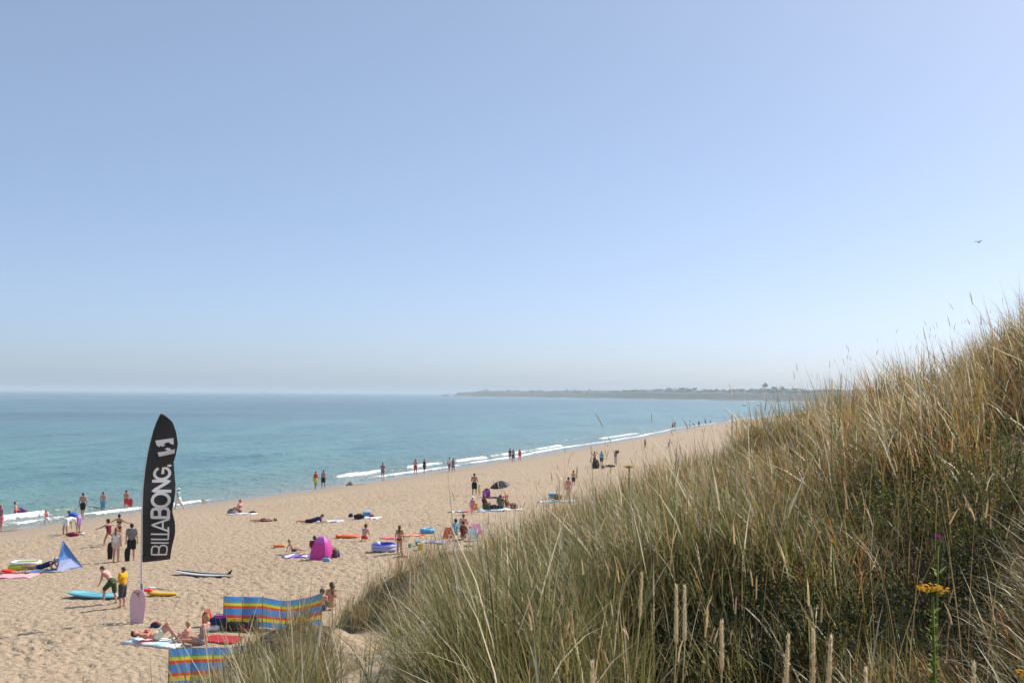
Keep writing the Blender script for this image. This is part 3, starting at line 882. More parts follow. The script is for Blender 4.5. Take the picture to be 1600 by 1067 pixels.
def pose(kind, v=0.0):
    """directions of the limbs: x right, y forward, z up"""
    d = dict(s=(0, 0, 1), r=(1, 0, 0), thL=(-.06, .02, -1), thR=(.06, .02, -1), shL=(-.02, -.04, -1), shR=(.02, -.04, -1),
             uaL=(-.22, -.03, -1), uaR=(.22, -.03, -1), faL=(-.08, .18, -1), faR=(.08, .18, -1), look=None, hd=None, ft=None)
    if kind == 'walk':
        a = .38 if v == 0 else v
        d.update(thL=(-.04, a, -1), shL=(-.02, a * .35, -1), thR=(.04, -a * .75, -1), shR=(.02, -a * 1.7, -1), uaR=(.2, a * .8, -1), faR=(.1, a * 1.6, -1), uaL=(-.2, -a * .9, -1), faL=(-.1, -a * .2, -1), s=(0, .05, 1))
    elif kind == 'run':
        d.update(thL=(-.04, .9, -1), shL=(-.02, -.35, -1), thR=(.04, -.55, -1), shR=(.02, -1.5, -.8), uaR=(.2, .8, -.8), faR=(0, 1, .5), uaL=(-.25, -.9, -.7), faL=(-.1, .3, -1), s=(0, .28, 1))
    elif kind == 'stride':      # wide, one leg far back
        d.update(thL=(-.1, .55, -1), shL=(-.02, .25, -1), thR=(.1, -.9, -.9), shR=(.05, -1.0, -.8), uaL=(-.8, .5, -.5), faL=(-.6, .8, -.3), uaR=(.9, .2, -.2), faR=(1, .3, -.1), s=(0, .2, 1))
    elif kind == 'bend':
        d.update(s=(0, 1, .12), thL=(-.12, -.12, -1), thR=(.12, -.12, -1), shL=(-.05, .02, -1), shR=(.05, .02, -1), uaL=(-.1, .25, -1), uaR=(.1, .25, -1), faL=(0, .15, -1), faR=(0, .15, -1), hd=(0, .8, -.5), look=(0, .1, -1))
    elif kind == 'stoop':
        d.update(s=(0, .95, .55), thL=(-.08, .05, -1), thR=(.08, .05, -1), uaL=(-.1, .35, -1), uaR=(.1, .35, -1), faL=(.1, .5, -1), faR=(-.1, .5, -1), hd=(0, 1, .1), look=(0, .5, -1))
    elif kind == 'step_up':     # leaning over, one foot forward and up
        d.update(s=(0, .75, .85), thL=(-.06, .75, -.75), shL=(-.02, .05, -1), thR=(.06, -.12, -1), shR=(.02, -.25, -1), uaL=(-.15, .1, -1), uaR=(.2, -.1, -1), faL=(.1, .6, -1), faR=(0, .35, -1), hd=(0, .8, .45), look=(0, .75, -.8))
    elif kind == 'hold':        # forearms forward, hands at the waist
        d.update(uaL=(-.25, .05, -1), uaR=(.25, .05, -1), faL=(.25, 1, -.25), faR=(-.25, 1, -.25))
    elif kind == 'akimbo':
        d.update(uaL=(-.75, -.2, -1), uaR=(.75, -.2, -1), faL=(.9, .25, -.5), faR=(-.9, .25, -.5))
    elif kind == 'armsup':
        d.update(uaL=(-.8, .1, .35), uaR=(.8, .1, .35), faL=(.65, .05, .8), faR=(-.65, .05, .8))
    elif kind == 'shoulder':    # one arm up with a thing on the shoulder
        d.update(uaR=(.6, .5, .3), faR=(.0, -.2, 1), thL=(-.08, 0, -1), thR=(.08, 0, -1))
    elif kind == 'point':       # left arm held out to the side
        d.update(uaL=(-1, .1, -.35), faL=(-1, .15, -.55), uaR=(.8, .1, -.5), faR=(1, .1, -.2), thL=(-.12, .2, -1), thR=(.12, -.1, -1))
    elif kind == 'sit':         # on the ground, knees up
        d.update(s=(0, -.10, 1), thL=(-.16, .85, .62), thR=(.16, .85, .62), shL=(.02, .55, -.95), shR=(-.02, .55, -.95), uaL=(-.2, .45, -.9), uaR=(.2, .45, -.9), faL=(.2, .9, .05), faR=(-.2, .9, .05), hd=(0, .15, 1))
    elif kind == 'sit_out':     # legs stretched out
        d.update(s=(0, -.22, 1), thL=(-.18, 1, .06), thR=(.18, 1, .12), shL=(-.08, 1, -.06), shR=(.08, 1, -.12), uaL=(-.3, -.45, -1), uaR=(.3, .35, -1), faL=(-.1, -.2, -1), faR=(-.1, .8, -.4), hd=(0, .1, 1))
    elif kind == 'sit_lean':    # leaning back on straight arms
        d.update(s=(0, -.5, 1), thL=(-.14, .9, .42), thR=(.14, .95, .2), shL=(0, .6, -.8), shR=(.02, .9, -.3), uaL=(-.3, -.45, -1), uaR=(.3, -.45, -1), faL=(-.05, -.2, -1), faR=(.05, -.2, -1), hd=(0, -.1, 1))
    elif kind == 'kneel':       # sitting on the heels
        d.update(s=(0, .18, 1), thL=(-.2, .95, -.22), thR=(.2, .95, -.22), shL=(.05, -1, -.06), shR=(-.05, -1, -.06), uaL=(-.1, .5, -1), uaR=(.1, .5, -1), faL=(.1, .6, -.7), faR=(-.1, .6, -.7), hd=(0, .5, 1), ft=(0, -1, -.3))
    elif kind == 'lie_back':
        d.update(s=(0, 1, .05), r=(-1, 0, 0), thL=(.08, -1, -.02), thR=(-.08, -1, -.02), shL=(.03, -1, -.02), shR=(-.03, -1, -.02), uaL=(.5, -1, -.05), uaR=(-.5, -1, -.05), faL=(.1, -1, .05), faR=(-.1, -1, .05), look=(0, .1, 1), ft=(0, -.5, 1))
    elif kind == 'lie_knees':
        d.update(s=(0, 1, .10), r=(-1, 0, 0), thL=(.06, -.62, .78), thR=(-.06, -.75, .62), shL=(.02, -.45, -.9), shR=(-.02, -.6, -.8), uaL=(.75, .25, .05), uaR=(-.6, -.6, .1), faL=(-.5, .65, .2), faR=(.6, -.3, .3), hd=(0, 1, .35), look=(0, -.3, 1))
    elif kind == 'lie_front':
        d.update(s=(0, 1, .36), thL=(-.10, -1, -.04), thR=(.10, -1, -.04), shL=(-.02, -1, .06), shR=(.02, -1, .06), uaL=(-.45, .35, -.75), uaR=(.45, .35, -.75), faL=(.3, 1, .02), faR=(-.3, 1, .02), hd=(0, .8, .7), look=(0, 1, -.2), ft=(0, -1, -.4))
    return d

PEOPLE_N = 0
def person(loc, H, facing, ps, skin, hair, clothes, label, hair_len=0, female=False, kid=False, res=.0150, hat=None, sink=0.0, pv=0.0, mod=None, group=None):
    global PEOPLE_N
    PEOPLE_N += 1
    p = pose(ps, pv)
    if mod: p.update(mod)
    fw = .90 if female else 1.0
    wd = 1.08 if kid else 1.0
    hs = 1.30 if kid else 1.0                       # a child's head is larger for its height
    s, r = nrm(p['s']), nrm(p['r'])
    f = nrm(np.cross(s, r))
    tor = .300 if not kid else .29
    pel = np.zeros(3)
    waist = pel + s * tor * .36; chest = pel + s * tor * .72; sho = pel + s * tor * .955; neck = pel + s * (tor + .022)
    hip = {q: pel + r * q * .047 * wd - s * .012 for q in (-1, 1)}
    shp = {q: sho + r * q * .100 * fw * wd for q in (-1, 1)}
    hd = nrm(p['hd']) if p['hd'] is not None else nrm(s * .8 + np.array([0, 0, .2]) if s[2] > .5 else s)
    look = np.array(p['look'], float) if p['look'] is not None else f
    look = nrm(look - hd * (look @ hd)); hr = np.cross(look, hd)
    hc = neck + hd * (.012 + .060 * hs)
    b = {}
    hipr = .060 * (1.06 if female else 1)
    b['pelvis'] = (pel - r * .040 * wd, pel + r * .040 * wd, hipr, hipr)
    b['waist'] = (waist - r * .034 * wd * fw, waist + r * .034 * wd * fw, .052 * (.93 if female else 1), .052 * (.93 if female else 1))
    b['chest'] = (chest - r * .052 * wd * fw, chest + r * .052 * wd * fw, .061, .061)
    b['spine'] = (pel, chest, .060, .062)
    b['shoulders'] = (shp[-1] * .9 + sho * .1, shp[1] * .9 + sho * .1, .034, .034)
    b['neck'] = (sho, neck + hd * .03, .032, .029)
    b['skull'] = (hc + hd * .012 * hs - look * .006, hc + hd * .012 * hs + look * .004, .0545 * hs, .053 * hs)
    b['jaw'] = (hc - hd * .018 * hs + look * .012, hc - hd * .034 * hs + look * .022, .038 * hs, .027 * hs)
    b['nose'] = (hc + look * .052 * hs + hd * .002, hc + look * .060 * hs - hd * .012 * hs, .006, .009)
    if female and not kid:
        for q in (-1, 1): b['bust%d' % q] = (chest + r * q * .038 + f * .038 - s * .012, chest + r * q * .04 + f * .05 - s * .018, .034, .032)
    hand = {}
    for q, k in ((-1, 'L'), (1, 'R')):
        th, sh, ua, fa = nrm(p['th' + k]), nrm(p['sh' + k]), nrm(p['ua' + k]), nrm(p['fa' + k])
        kn = hip[q] + th * .240; an = kn + sh * .232
        fd = np.array(p['ft'], float) if p['ft'] is not None else np.array([f[0], f[1], 0]) if s[2] > .3 else np.array([0, 1.0, 0])
        fd = nrm(fd - sh * (fd @ sh) * .9)
        b['thigh' + k] = (hip[q], kn, .056, .036); b['calf' + k] = (kn, kn + sh * .085 , .034, .0345); b['shin' + k] = (kn + sh * .085, an, .0335, .020)
        b['foot' + k] = (an + sh * .012 - fd * .018, an + sh * .018 + fd * .085, .020, .014)
        el = shp[q] + ua * .168; wr = el + fa * .142
        b['upper' + k] = (shp[q], el, .030, .0235); b['fore' + k] = (el, wr, .0240, .0160)
        hp = wr + fa * .040
        b['palm' + k] = (wr + fa * .008, hp, .0155, .0165)
        hand[k] = (wr, hp, fa, q)
        b['ear' + k] = (hc + hr * q * .053 * hs, hc + hr * q * .057 * hs - hd * .012, .009, .008)
    # ground the figure on its lowest point
    zmin = min(min(a[2] - ra, c[2] - rb) for a, c, ra, rb in b.values())
    off = np.array([0, 0, -zmin - .006 - sink / H])
    def T(v): return (np.array(v) + off) * H
    def caps(names): return [(T(b[n][0]), T(b[n][1]), b[n][2] * H, b[n][3] * H) for n in names]
    h = res * H * 1.18
    V, Q = sdf_mesh(caps(b.keys()), h, .020 * H)
    G = Geo()
    # fingers, eyes and mouth are part of the same body mesh
    for k, (wr, hp, fa, q) in hand.items():
        side = nrm(np.cross(fa, f) + 1e-6); nn = nrm(np.cross(side, fa)); 
        for i, (o_, ln) in enumerate(((-.0105, .034), (-.0035, .040), (.0035, .038), (.0105, .031))):
            a0 = hp + side * o_ + fa * .004; a1 = a0 + fa * ln * .55 + side * o_ * .25; a2 = a1 + nrm(fa + nn * .7) * ln * .5
            G.tube([T(a0), T(a1), T(a2)], [.0048 * H, .0045 * H, .0034 * H], 4)
        t0 = wr + fa * .016 - side * q * .012; t1 = t0 + nrm(fa - side * q * .9) * .022; t2 = t1 + nrm(fa - side * q * .2) * .016
        G.tube([T(t0), T(t1), T(t2)], [.0058 * H, .0052 * H, .004 * H], 4)
    for q in (-1, 1):
        G.ell(T(hc + hr * q * .021 * hs + look * .048 * hs + hd * .006), (.0060 * H,) * 3, 6, 4, 1)
    G.ell(T(hc + look * .052 * hs - hd * .027 * hs), (.010 * H, .010 * H, .004 * H), 6, 4, 2)
    nv = len(V)
    me = bpy.data.meshes.new('person')
    me.from_pydata([tuple(v) for v in V] + G.V, [], [tuple(q) for q in Q] + [tuple(i + nv for i in f_) for f_ in G.F])
    for m in (skin_mat(skin), pmat('eye', (.02, .015, .012), .3), pmat('lips', (.38, .12, .10), .5)): me.materials.append(m)
    me.polygons.foreach_set('material_index', np.array([0] * len(Q) + G.M, np.int32))
    me.polygons.foreach_set('use_smooth', np.ones(len(me.polygons), bool)); me.update()
    o = bpy.data.objects.new('person', me); COL.objects.link(o)
    o.location = loc; o.rotation_euler = (0, 0, -rad(facing))
    tag(o, label, 'person', group)

    def part(cl, t0, t1, ex):
        a, c, ra, rb = b[cl]
        a2 = a + (c - a) * t0; c2 = a + (c - a) * t1
        return (T(a2), T(c2), (ra + (rb - ra) * t0 + ex) * H, (ra + (rb - ra) * t1 + ex) * H)
    def garment(name, lst, col, k=.016):
        V, Q = sdf_mesh(lst, h * 1.05, k * H)
        ob = np_mesh(name, V, Q, cloth_mat(col), o)
        return ob
    e = .010
    for kind, col in clothes:
        if kind == 'shorts':
            garment('shorts', [part('pelvis', 0, 1, e + .002)] + [part('thigh' + k, .0, .70, .016) for k in 'LR'] + [part('spine', 0, .22, e)], col)
        elif kind == 'trunks':
            garment('trunks', [part('pelvis', 0, 1, e)] + [part('thigh' + k, .0, .34, .010) for k in 'LR'], col)
        elif kind == 'longshorts':
            garment('shorts', [part('pelvis', 0, 1, e + .002)] + [part('thigh' + k, .0, .95, .017) for k in 'LR'] + [part('spine', 0, .22, e)], col)
        elif kind == 'briefs':
            garment('briefs', [part('pelvis', .06, .94, .007)], col)
        elif kind == 'tshirt':
            garment('shirt', [part('chest', 0, 1, e), part('waist', 0, 1, .016), part('shoulders', .02, .98, e), part('spine', 0, 1, .014)] + [part('upper' + k, 0, .62, .014) for k in 'LR'], col)
        elif kind == 'tank':
            garment('vest_top', [part('chest', .02, .98, e), part('waist', 0, 1, .012), part('spine', .05, 1, .010), part('shoulders', .22, .78, .004)], col)
        elif kind == 'swimsuit':
            garment('swimsuit', [part('chest', .03, .97, .007), part('waist', 0, 1, .008), part('spine', 0, 1, .006), part('pelvis', .03, .97, .008)], col)
        elif kind == 'bra':
            garment('bikini_top', [part('chest', 0, 1, .006)] if not female else [part('bust-1', 0, 1, .010), part('bust1', 0, 1, .010), (T(chest - r * .055 - s * .012), T(chest + r * .055 - s * .012), .064 * H, .064 * H)][0:2] + [(T(chest - r * .05 - f * .02 - s * .014), T(chest + r * .05 - f * .02 - s * .014), .048 * H, .048 * H)], col, .008)
        elif kind == 'dress':
            lst = [part('chest', .02, .98, e), part('waist', 0, 1, .014), part('spine', 0, 1, .010), part('pelvis', 0, 1, .014)]
            lst += [part('thigh' + k, 0, .62, .022) for k in 'LR']
            m0, m1 = part('thighL', .3, .6, .02), part('thighR', .3, .6, .02)
            lst += [(m0[1], m1[1], m0[3], m1[3])]
            garment('dress', lst, col, .03)
        elif kind == 'skirt':
            lst = [part('pelvis', 0, 1, .014)] + [part('thigh' + k, 0, .8, .024) for k in 'LR']
            m0, m1 = part('thighL', .3, .78, .022), part('thighR', .3, .78, .022)
            lst += [(m0[1], m1[1], m0[3], m1[3])]
            garment('skirt', lst, col, .03)
        elif kind == 'bandeau':
            garment('strapless_top', [part('chest', .0, 1, .008), part('waist', 0, 1, .012), part('spine', 0, .9, .010), part('pelvis', 0, 1, .012)], col)
    if hair:
        hk = [(T(hc + hd * .022 * hs - look * .014 * hs), T(hc + hd * .018 * hs - look * .004 * hs), .0545 * hs * H, .0535 * hs * H),
              (T(hc - hd * .002 - look * .026 * hs), T(hc - hd * .022 * hs - look * .026 * hs), .040 * hs * H, .034 * hs * H)]
        if hair_len > 0:
            e1 = hc - look * .050 - hd * .03; e2 = neck - f * .050 - s * hair_len * .12 if s[2] > .3 else hc - look * .05 - hd * .05
            hk += [(T(hc - look * .036 * hs), T(e1), .040 * H, .040 * H), (T(e1), T(e2), .040 * H, .026 * H)]
        if hair_len < 0:       # hair tied up in a knot
            hk += [(T(hc + hd * .06 * hs - look * .03), T(hc + hd * .075 * hs - look * .035), .024 * H, .022 * H)]
        V, Q = sdf_mesh(hk, h * .8, .014 * H)
        np_mesh('hair', V, Q, hair_mat(hair), o)
    if hat:
        kind, col = hat
        c0 = hc + hd * .030 * hs
        Rm = np.stack([hr, look, hd], 1)
        g = Geo()
        g.ell(T(c0 + hd * .008), (.063 * hs * H, .063 * hs * H, .056 * hs * H), 14, 7, R=Rm)
        if kind == 'sunhat':
            g.ell(T(c0 + hd * .006), (.115 * hs * H, .115 * hs * H, .007 * H), 18, 6, R=Rm)
        else:
            g.ell(T(c0 + look * .065 * hs + hd * .006), (.045 * hs * H, .055 * hs * H, .006 * H), 12, 6, R=Rm)
        g.build('hat' if kind == 'sunhat' else 'cap', cloth_mat(col), o)
    return o

def at(px, py): return ground_at(px, py, True)

# ---------------------------------------------------------------- who stands where (photo pixel of the feet or seat)
def P(px, py, *a, **k): return person(at(px, py), *a, **k)

P(1, 829, 1.72, 40, 'stand', 'pink', 'ginger', [('tshirt', 'mauve'), ('shorts', 'pink')], 'person in mauve shirt cut off by the photo edge beside the surf', res=.017)
P(24, 808, 1.45, 70, 'hold', 'pink', 'brown', [('shorts', 'scarlet')], 'child in red shorts wading with a purple bodyboard', kid=True, sink=.32, res=.017)
P(73, 820, 1.05, -65, 'run', 'pale', 'fair', [('tshirt', 'red'), ('shorts', 'white')], 'small child in red top running along the swash', kid=True, res=.018)
P(103, 836, 1.66, 25, 'bend', 'tan', None, [('tshirt', 'white'), ('shorts', 'white')], 'person in white bent double over a pile of clothes', res=.016)
P(122, 832, 1.72, -78, 'stoop', 'tan', 'dark', [('tshirt', 'blue'), ('longshorts', 'lilac')], 'person in blue shirt and lilac shorts stooping on the sand', res=.016)
P(129, 808, 1.82, 0, 'walk', 'tan', 'brown', [('shorts', 'black')], 'bare backed man in black shorts walking to the breakers', res=.016, pv=.2)
P(161, 795, 1.66, 0, 'stand', 'pink', 'dark', [('longshorts', 'lightblue')], 'bather in light blue shorts standing in shallow water', sink=.28, res=.017)
P(197, 797, 1.60, 5, 'hold', 'red', 'dark', [('bra', 'red'), ('shorts', 'red')], 'bather in red swimwear at the edge of the foam', female=True, res=.017)
P(279, 795, 1.68, -80, 'walk', 'pale', 'fair', [('tank', 'lightblue'), ('skirt', 'white')], 'woman in white sun hat and skirt walking behind the flag', female=True, hat=('sunhat', 'white'), res=.017, pv=.5)
P(170, 853, 1.45, -60, 'stride', 'tan', 'dark', [('swimsuit', 'maroon')], 'child in dark swimsuit lunging with one leg stretched back', kid=True, res=.016)
P(186, 848, 1.58, 20, 'point', 'tan', 'dark', [('bra', 'black'), ('briefs', 'black')], 'girl in black bikini holding both arms out', female=True, res=.016)
P(181, 877, 1.62, 5, 'stand', 'pink', 'ginger', [('tank', 'white'), ('trunks', 'beige')], 'girl in white vest and beige shorts with long ginger hair', female=True, hair_len=1, res=.0145)
P(205, 875, 1.76, -12, 'stand', 'pink', 'dark', [('tshirt', 'grey'), ('shorts', 'black')], 'young man in grey shirt and black shorts facing the sea', res=.0145)
P(174, 942, 1.50, -72, 'step_up', 'pink', 'dark', [('longshorts', 'green')], 'shirtless boy in green shorts leaning over the turquoise board', kid=False, res=.013)
P(191, 948, 1.42, -68, 'hold', 'pink', 'brown', [('tshirt', 'yellow'), ('longshorts', 'darkgrey')], 'boy in yellow shirt and grey shorts behind the turquoise board', res=.013)
P(8, 897, 1.72, -85, 'lie_back', 'pink', 'dark', [('shorts', 'scarlet')], 'sunbather in red shorts lying on the pink towel', res=.0145)
P(66, 890, 1.68, 92, 'lie_front', 'tan', 'dark', [('tank', 'navy'), ('trunks', 'navy')], 'sunbather in dark clothes lying with head by the blue tent', female=True, res=.0145, hat=('cap', 'white'))
P(246, 1002, 1.64, -105, 'lie_knees', 'red', 'brown', [('bra', 'red'), ('trunks', 'cream')], 'woman lying on her back with knees raised', female=True, res=.0125)
P(292, 1003, 1.02, -70, 'sit', 'pink', 'blond', [('briefs', 'red')], 'blond toddler sitting beside the woman in the patterned top', kid=True, res=.015)
P(316, 1007, 1.68, -78, 'sit_out', 'red', 'blond', [('bandeau', 'pattern')], 'woman in strapless patterned top sitting with tied blond hair', female=True, hair_len=-1, res=.0125)
P(517, 950, 1.64, -35, 'sit', 'tan', 'brown', [('bra', 'pink')], 'woman with long brown hair seated beyond the long windbreak', female=True, hair_len=1, res=.014)
P(503, 953, 1.30, -10, 'sit', 'pink', 'brown', [('shorts', 'navy')], 'dark haired child seated behind the windbreak end', kid=True, res=.015)
P(374, 802, 1.68, -62, 'sit', 'pink', 'ginger', [('bra', 'black'), ('briefs', 'black')], 'woman in black bikini sitting on a white towel', female=True, hair_len=-1, res=.016)
P(413, 815, 1.66, 80, 'lie_back', 'tan', 'brown', [('trunks', 'brown')], 'sunbather lying alone on bare sand', res=.017)
P(487, 818, 1.74, 82, 'lie_front', 'red', 'dark', [('tshirt', 'navy'), ('shorts', 'black')], 'person in navy shirt lying propped on elbows', res=.016)
P(569, 846, 1.36, 15, 'kneel', 'pink', 'brown', [('trunks', 'red')], 'bare backed boy in red shorts kneeling by the orange lilo', kid=True, res=.016, mod=dict(s=(.05, .25, 1)))
P(458, 863, 1.18, 60, 'sit_lean', 'pale', 'blond', [('trunks', 'olive')], 'blond child leaning back beside the pink tent', kid=True, res=.016)
P(491, 866, 1.66, 0, 'sit', 'tan', 'brown', [('tshirt', 'maroon')], 'person seated behind the pink tent with only the hair showing', res=.017, mod=dict(s=(0, .05, 1)))
P(624, 866, 1.38, 12, 'stand', 'tan', 'brown', [('briefs', 'brown')], 'long haired girl standing beside the blue paddling pool', kid=False, female=False, hair_len=1, res=.015)
P(629, 869, .86, 60, 'sit_out', 'pale', 'blond', [('trunks', 'pink')], 'toddler in pink sitting at the feet of the standing girl', kid=True, res=.018)
P(723, 829, 1.70, 5, 'sit', 'pink', 'ginger', [('trunks', 'grey')], 'bare backed person seated highest in the group by the dune', res=.015, mod=dict(s=(.05, .1, 1)))
P(711, 840, 1.66, -35, 'sit', 'tan', 'dark', [('tshirt', 'lightblue')], 'dark haired person in light blue shirt near the orange chair', female=True, res=.016)
P(724, 844, 1.66, 15, 'sit', 'tan', 'dark', [('tank', 'maroon')], 'dark haired person in maroon top beside the dune grass', female=True, res=.016)
P(735, 846, 1.20, 30, 'sit', 'pink', 'ginger', [('tshirt', 'orange')], 'ginger child in orange shirt by the striped chair', kid=True, res=.017)
P(738, 803, 1.12, 15, 'walk', 'pale', None, [('dress', 'pink')], 'toddler in pink dress and white sun hat', kid=True, hat=('sunhat', 'white'), res=.018, pv=.22)
P(741, 773, 1.80, 8, 'hold', 'tan', 'brown', [('shorts', 'black')], 'bare backed man in black shorts standing left of the umbrella', res=.016, mod=dict(thR=(.12, .12, -1)))
P(749, 774, .82, -40, 'stand', 'pale', 'fair', [('dress', 'lemon')], 'tiny child in yellow dress beside the bare backed man', kid=True, res=.02)
P(757, 794, 1.62, 60, 'sit', 'brown', 'dark', [('tshirt', 'maroon'), ('shorts', 'navy')], 'person in maroon shirt and cap seated on the group towel', hat=('cap', 'grey'), res=.016)
P(782, 796, 1.70, 10, 'sit', 'tan', 'dark', [('tshirt', 'olive'), ('shorts', 'navy')], 'person in olive shirt seated with back turned', res=.016)
P(792, 794, 1.45, 55, 'sit', 'tan', 'brown', [('tank', 'maroon')], 'child in bright red hat seated at the end of the towel', kid=True, hat=('sunhat', 'scarlet'), res=.017)
P(888, 782, 1.66, 5, 'walk', 'red', 'dark', [('bra', 'orange'), ('briefs', 'purple')], 'woman in orange and purple bikini walking past the cool box', female=True, hair_len=-1, res=.016, pv=.22)
P(896, 759, 1.32, 10, 'stand', 'pale', 'brown', [('shorts', 'darkgrey')], 'boy in dark shorts ahead of the woman in the bikini', kid=True, res=.018)
P(929, 728, 1.70, -25, 'armsup', 'tan', 'dark', [('shorts', 'maroon')], 'person with raised elbows behind the black pushchair bag', res=.018)
P(940, 728, 1.70, 35, 'stand', 'pink', 'dark', [('tshirt', 'lightblue'), ('shorts', 'black')], 'person in light blue shirt between two companions', res=.018)
P(962, 727, 1.74, 60, 'shoulder', 'tan', 'dark', [('tshirt', 'mauve'), ('longshorts', 'beige')], 'person carrying a dark bag on one shoulder', res=.018)
P(1008, 702, 1.55, -40, 'walk', 'tan', 'dark', [('swimsuit', 'maroon')], 'girl in dark red swimsuit walking alone on the far sand', female=True, hair_len=1, res=.02, pv=.25)
P(1045, 703, 1.60, 85, 'run', 'pale', 'brown', [('trunks', 'grey')], 'boy running to the dunes on the far sand', res=.02)
P(493, 763, 1.70, 10, 'walk', 'red', 'ginger', [('tank', 'scarlet'), ('shorts', 'lemon')], 'walker in red top and yellow shorts of the pair by the sea', female=True, res=.018, pv=.25)
P(505, 762, 1.74, 10, 'walk', 'tan', 'dark', [('shorts', 'black')], 'bare backed walker in black shorts of the pair by the sea', res=.018, pv=-.22)
P(598, 746, 1.66, 5, 'akimbo', 'tan', 'brown', [('dress', 'mauve')], 'woman in mauve dress with hands on hips by the water', female=True, res=.018)
P(649, 740, 1.72, 0, 'stand', 'red', 'brown', [('shorts', 'red')], 'man in red shorts standing by the water near a white breaker', res=.018)
P(663, 739, 1.68, 40, 'walk', 'tan', 'ginger', [('swimsuit', 'black'), ('skirt', 'black')], 'woman in black swimdress walking along the waterline', female=True, res=.018, pv=.2)
P(702, 737, 1.72, 20, 'walk', 'pale', 'dark', [('tshirt', 'white'), ('shorts', 'grey')], 'walker in white shirt and grey shorts of the close couple', res=.018, pv=.25)
P(708, 737, 1.60, 20, 'walk', 'tan', 'dark', [('tank', 'grey'), ('shorts', 'mauve')], 'shorter walker in grey top of the close couple', female=True, res=.018, pv=-.2)
P(797, 720, 1.74, -10, 'walk', 'tan', 'dark', [('tank', 'darkgrey'), ('shorts', 'grey')], 'tallest of the three walkers at the bend of the beach', res=.019, pv=.22)
P(802, 721, 1.66, 15, 'hold', 'brown', 'dark', [('shorts', 'darkgrey')], 'middle walker with bare back at the bend of the beach', res=.019)
P(812, 720, 1.62, 0, 'stand', 'red', 'dark', [('tank', 'red'), ('trunks', 'scarlet')], 'walker in bright red at the bend of the beach', female=True, res=.019)
P(1051, 670, 1.72, 20, 'walk', 'tan', 'dark', [('shorts', 'navy')], 'far walker in navy shorts nearer the sea of a pair', res=.022, pv=.22)
P(1054, 669, 1.74, 20, 'walk', 'tan', 'dark', [('tshirt', 'blue'), ('shorts', 'navy')], 'far walker in blue shirt of a pair', res=.022, pv=-.22)
P(1085, 668, 1.60, -80, 'stoop', 'tan', 'dark', [('tshirt', 'darkgrey'), ('shorts', 'black')], 'far figure stooping on the distant sand', res=.022)
P(1092, 667, 1.72, 0, 'stand', 'tan', 'dark', [('tshirt', 'darkgrey'), ('shorts', 'navy')], 'far figure standing upright beside the stooping one', res=.022)
P(1078, 669, 1.2, 40, 'walk', 'pale', 'fair', [('trunks', 'grey')], 'far child walking ahead of the stooping figure', kid=True, res=.024, pv=.25)
P(1102, 661, 1.74, 0, 'stand', 'tan', 'dark', [('shorts', 'navy')], 'distant bather standing knee deep off the far sand', sink=.4, res=.022)
P(1110, 660, 1.62, 20, 'stand', 'tan', 'dark', [('swimsuit', 'black')], 'distant bather waist deep off the far sand', female=True, sink=.8, res=.022)
P(1055, 661, 1.72, 20, 'stand', 'tan', 'dark', [('shorts', 'black')], 'swimmer with head and chest above the water beyond the pair', sink=1.05, res=.022)
P(1078, 659, 1.72, 20, 'stand', 'tan', 'dark', [('shorts', 'black')], 'farthest swimmer with head and shoulders above the water', sink=1.15, res=.022)
# ================================================================ things on the beach
def paint(name, color, rough=.45, **k): return pmat(name, color, rough, .4, **k)
WHITE = paint('white_plastic', (.78, .78, .77)); BLACKF = pmat('black_fabric', (.014, .014, .016), .75, .2, .2, 8)
METAL = pmat('grey_metal', (.45, .45, .46), .35, .5, metallic=.8); WOOD = pmat('windbreak_wood', (.30, .19, .09), .7, .2, .2, 30)

def thing(name, loc, label, cat, rz=0.0, group=None):
    return tag(empty(name, loc, rz), label, cat, group)

# ---- the tall advertising flag, edge-on to the sun
FB = at(221, 967); FM = FB.y / FPX
HX, HY = math.sin(rad(SUN_AZ - 8)), math.cos(rad(SUN_AZ - 8))
flag = thing('banner_flag', FB, 'tall black feather flag with white lettering on a thin pole', 'flag')
_ly = np.array([646, 660, 674, 690, 710, 735, 764, 800, 840, 879.]); _lx = np.array([250.5, 244, 239, 234.5, 230, 226, 223, 221.6, 221.2, 221.])
_ry = np.array([646, 650, 659, 674, 693, 713, 722, 737, 757, 786, 798, 815, 832, 850, 874.]); _rx = np.array([250.6, 258, 269, 275, 278, 275.5, 273.5, 275, 274.5, 270, 268, 272, 272, 269.5, 268.5])
def flag_pt(fu, py, lift=0.0):
    """point on the cloth: fu 0 at the pole .. 1 at the free edge, py the height as a photo row"""
    xl = np.interp(py, _ly, _lx); xr = np.interp(py, _ry, _rx)
    px = xl + (xr - xl) * fu
    P_ = on_flag(px, py)
    rip = .09 * fu * math.sin((py - 646) / 26 + fu * 1.7) + .04 * fu * math.sin((py - 646) / 11 + 3 * fu)
    n = rip + lift
    return P_ + np.array([n * HY, -n * HX, 0])
def on_flag(px, py):
    """point of the upright plane through the pole that is seen at this photo pixel"""
    d = ray_dir(px, py); nn = np.array([HY, -HX, 0.0]); o_ = np.array([0, 0, CAM_Z]) - np.array(FB)
    return o_ + d * (-(o_ @ nn) / (d @ nn))
nr, nc = 60, 12
rows = np.linspace(646.5, 878.5, nr); us = np.linspace(0, 1, nc)
Vf = [flag_pt(u, y - (4.5 * u if y > 860 else 4.5 * u * max(0, (y - 800) / 60) if y > 800 else 0)) for y in rows for u in us]
Ff = [tuple(f) for f in grid_faces(nr, nc)]
CLOTHF = pmat('flag_cloth', (.022, .021, .021), .5, .35, .15, 2.5, bump=.9, trans=.06)
cloth = mesh_obj('cloth', Vf, Ff, CLOTHF, flag)
g = Geo()
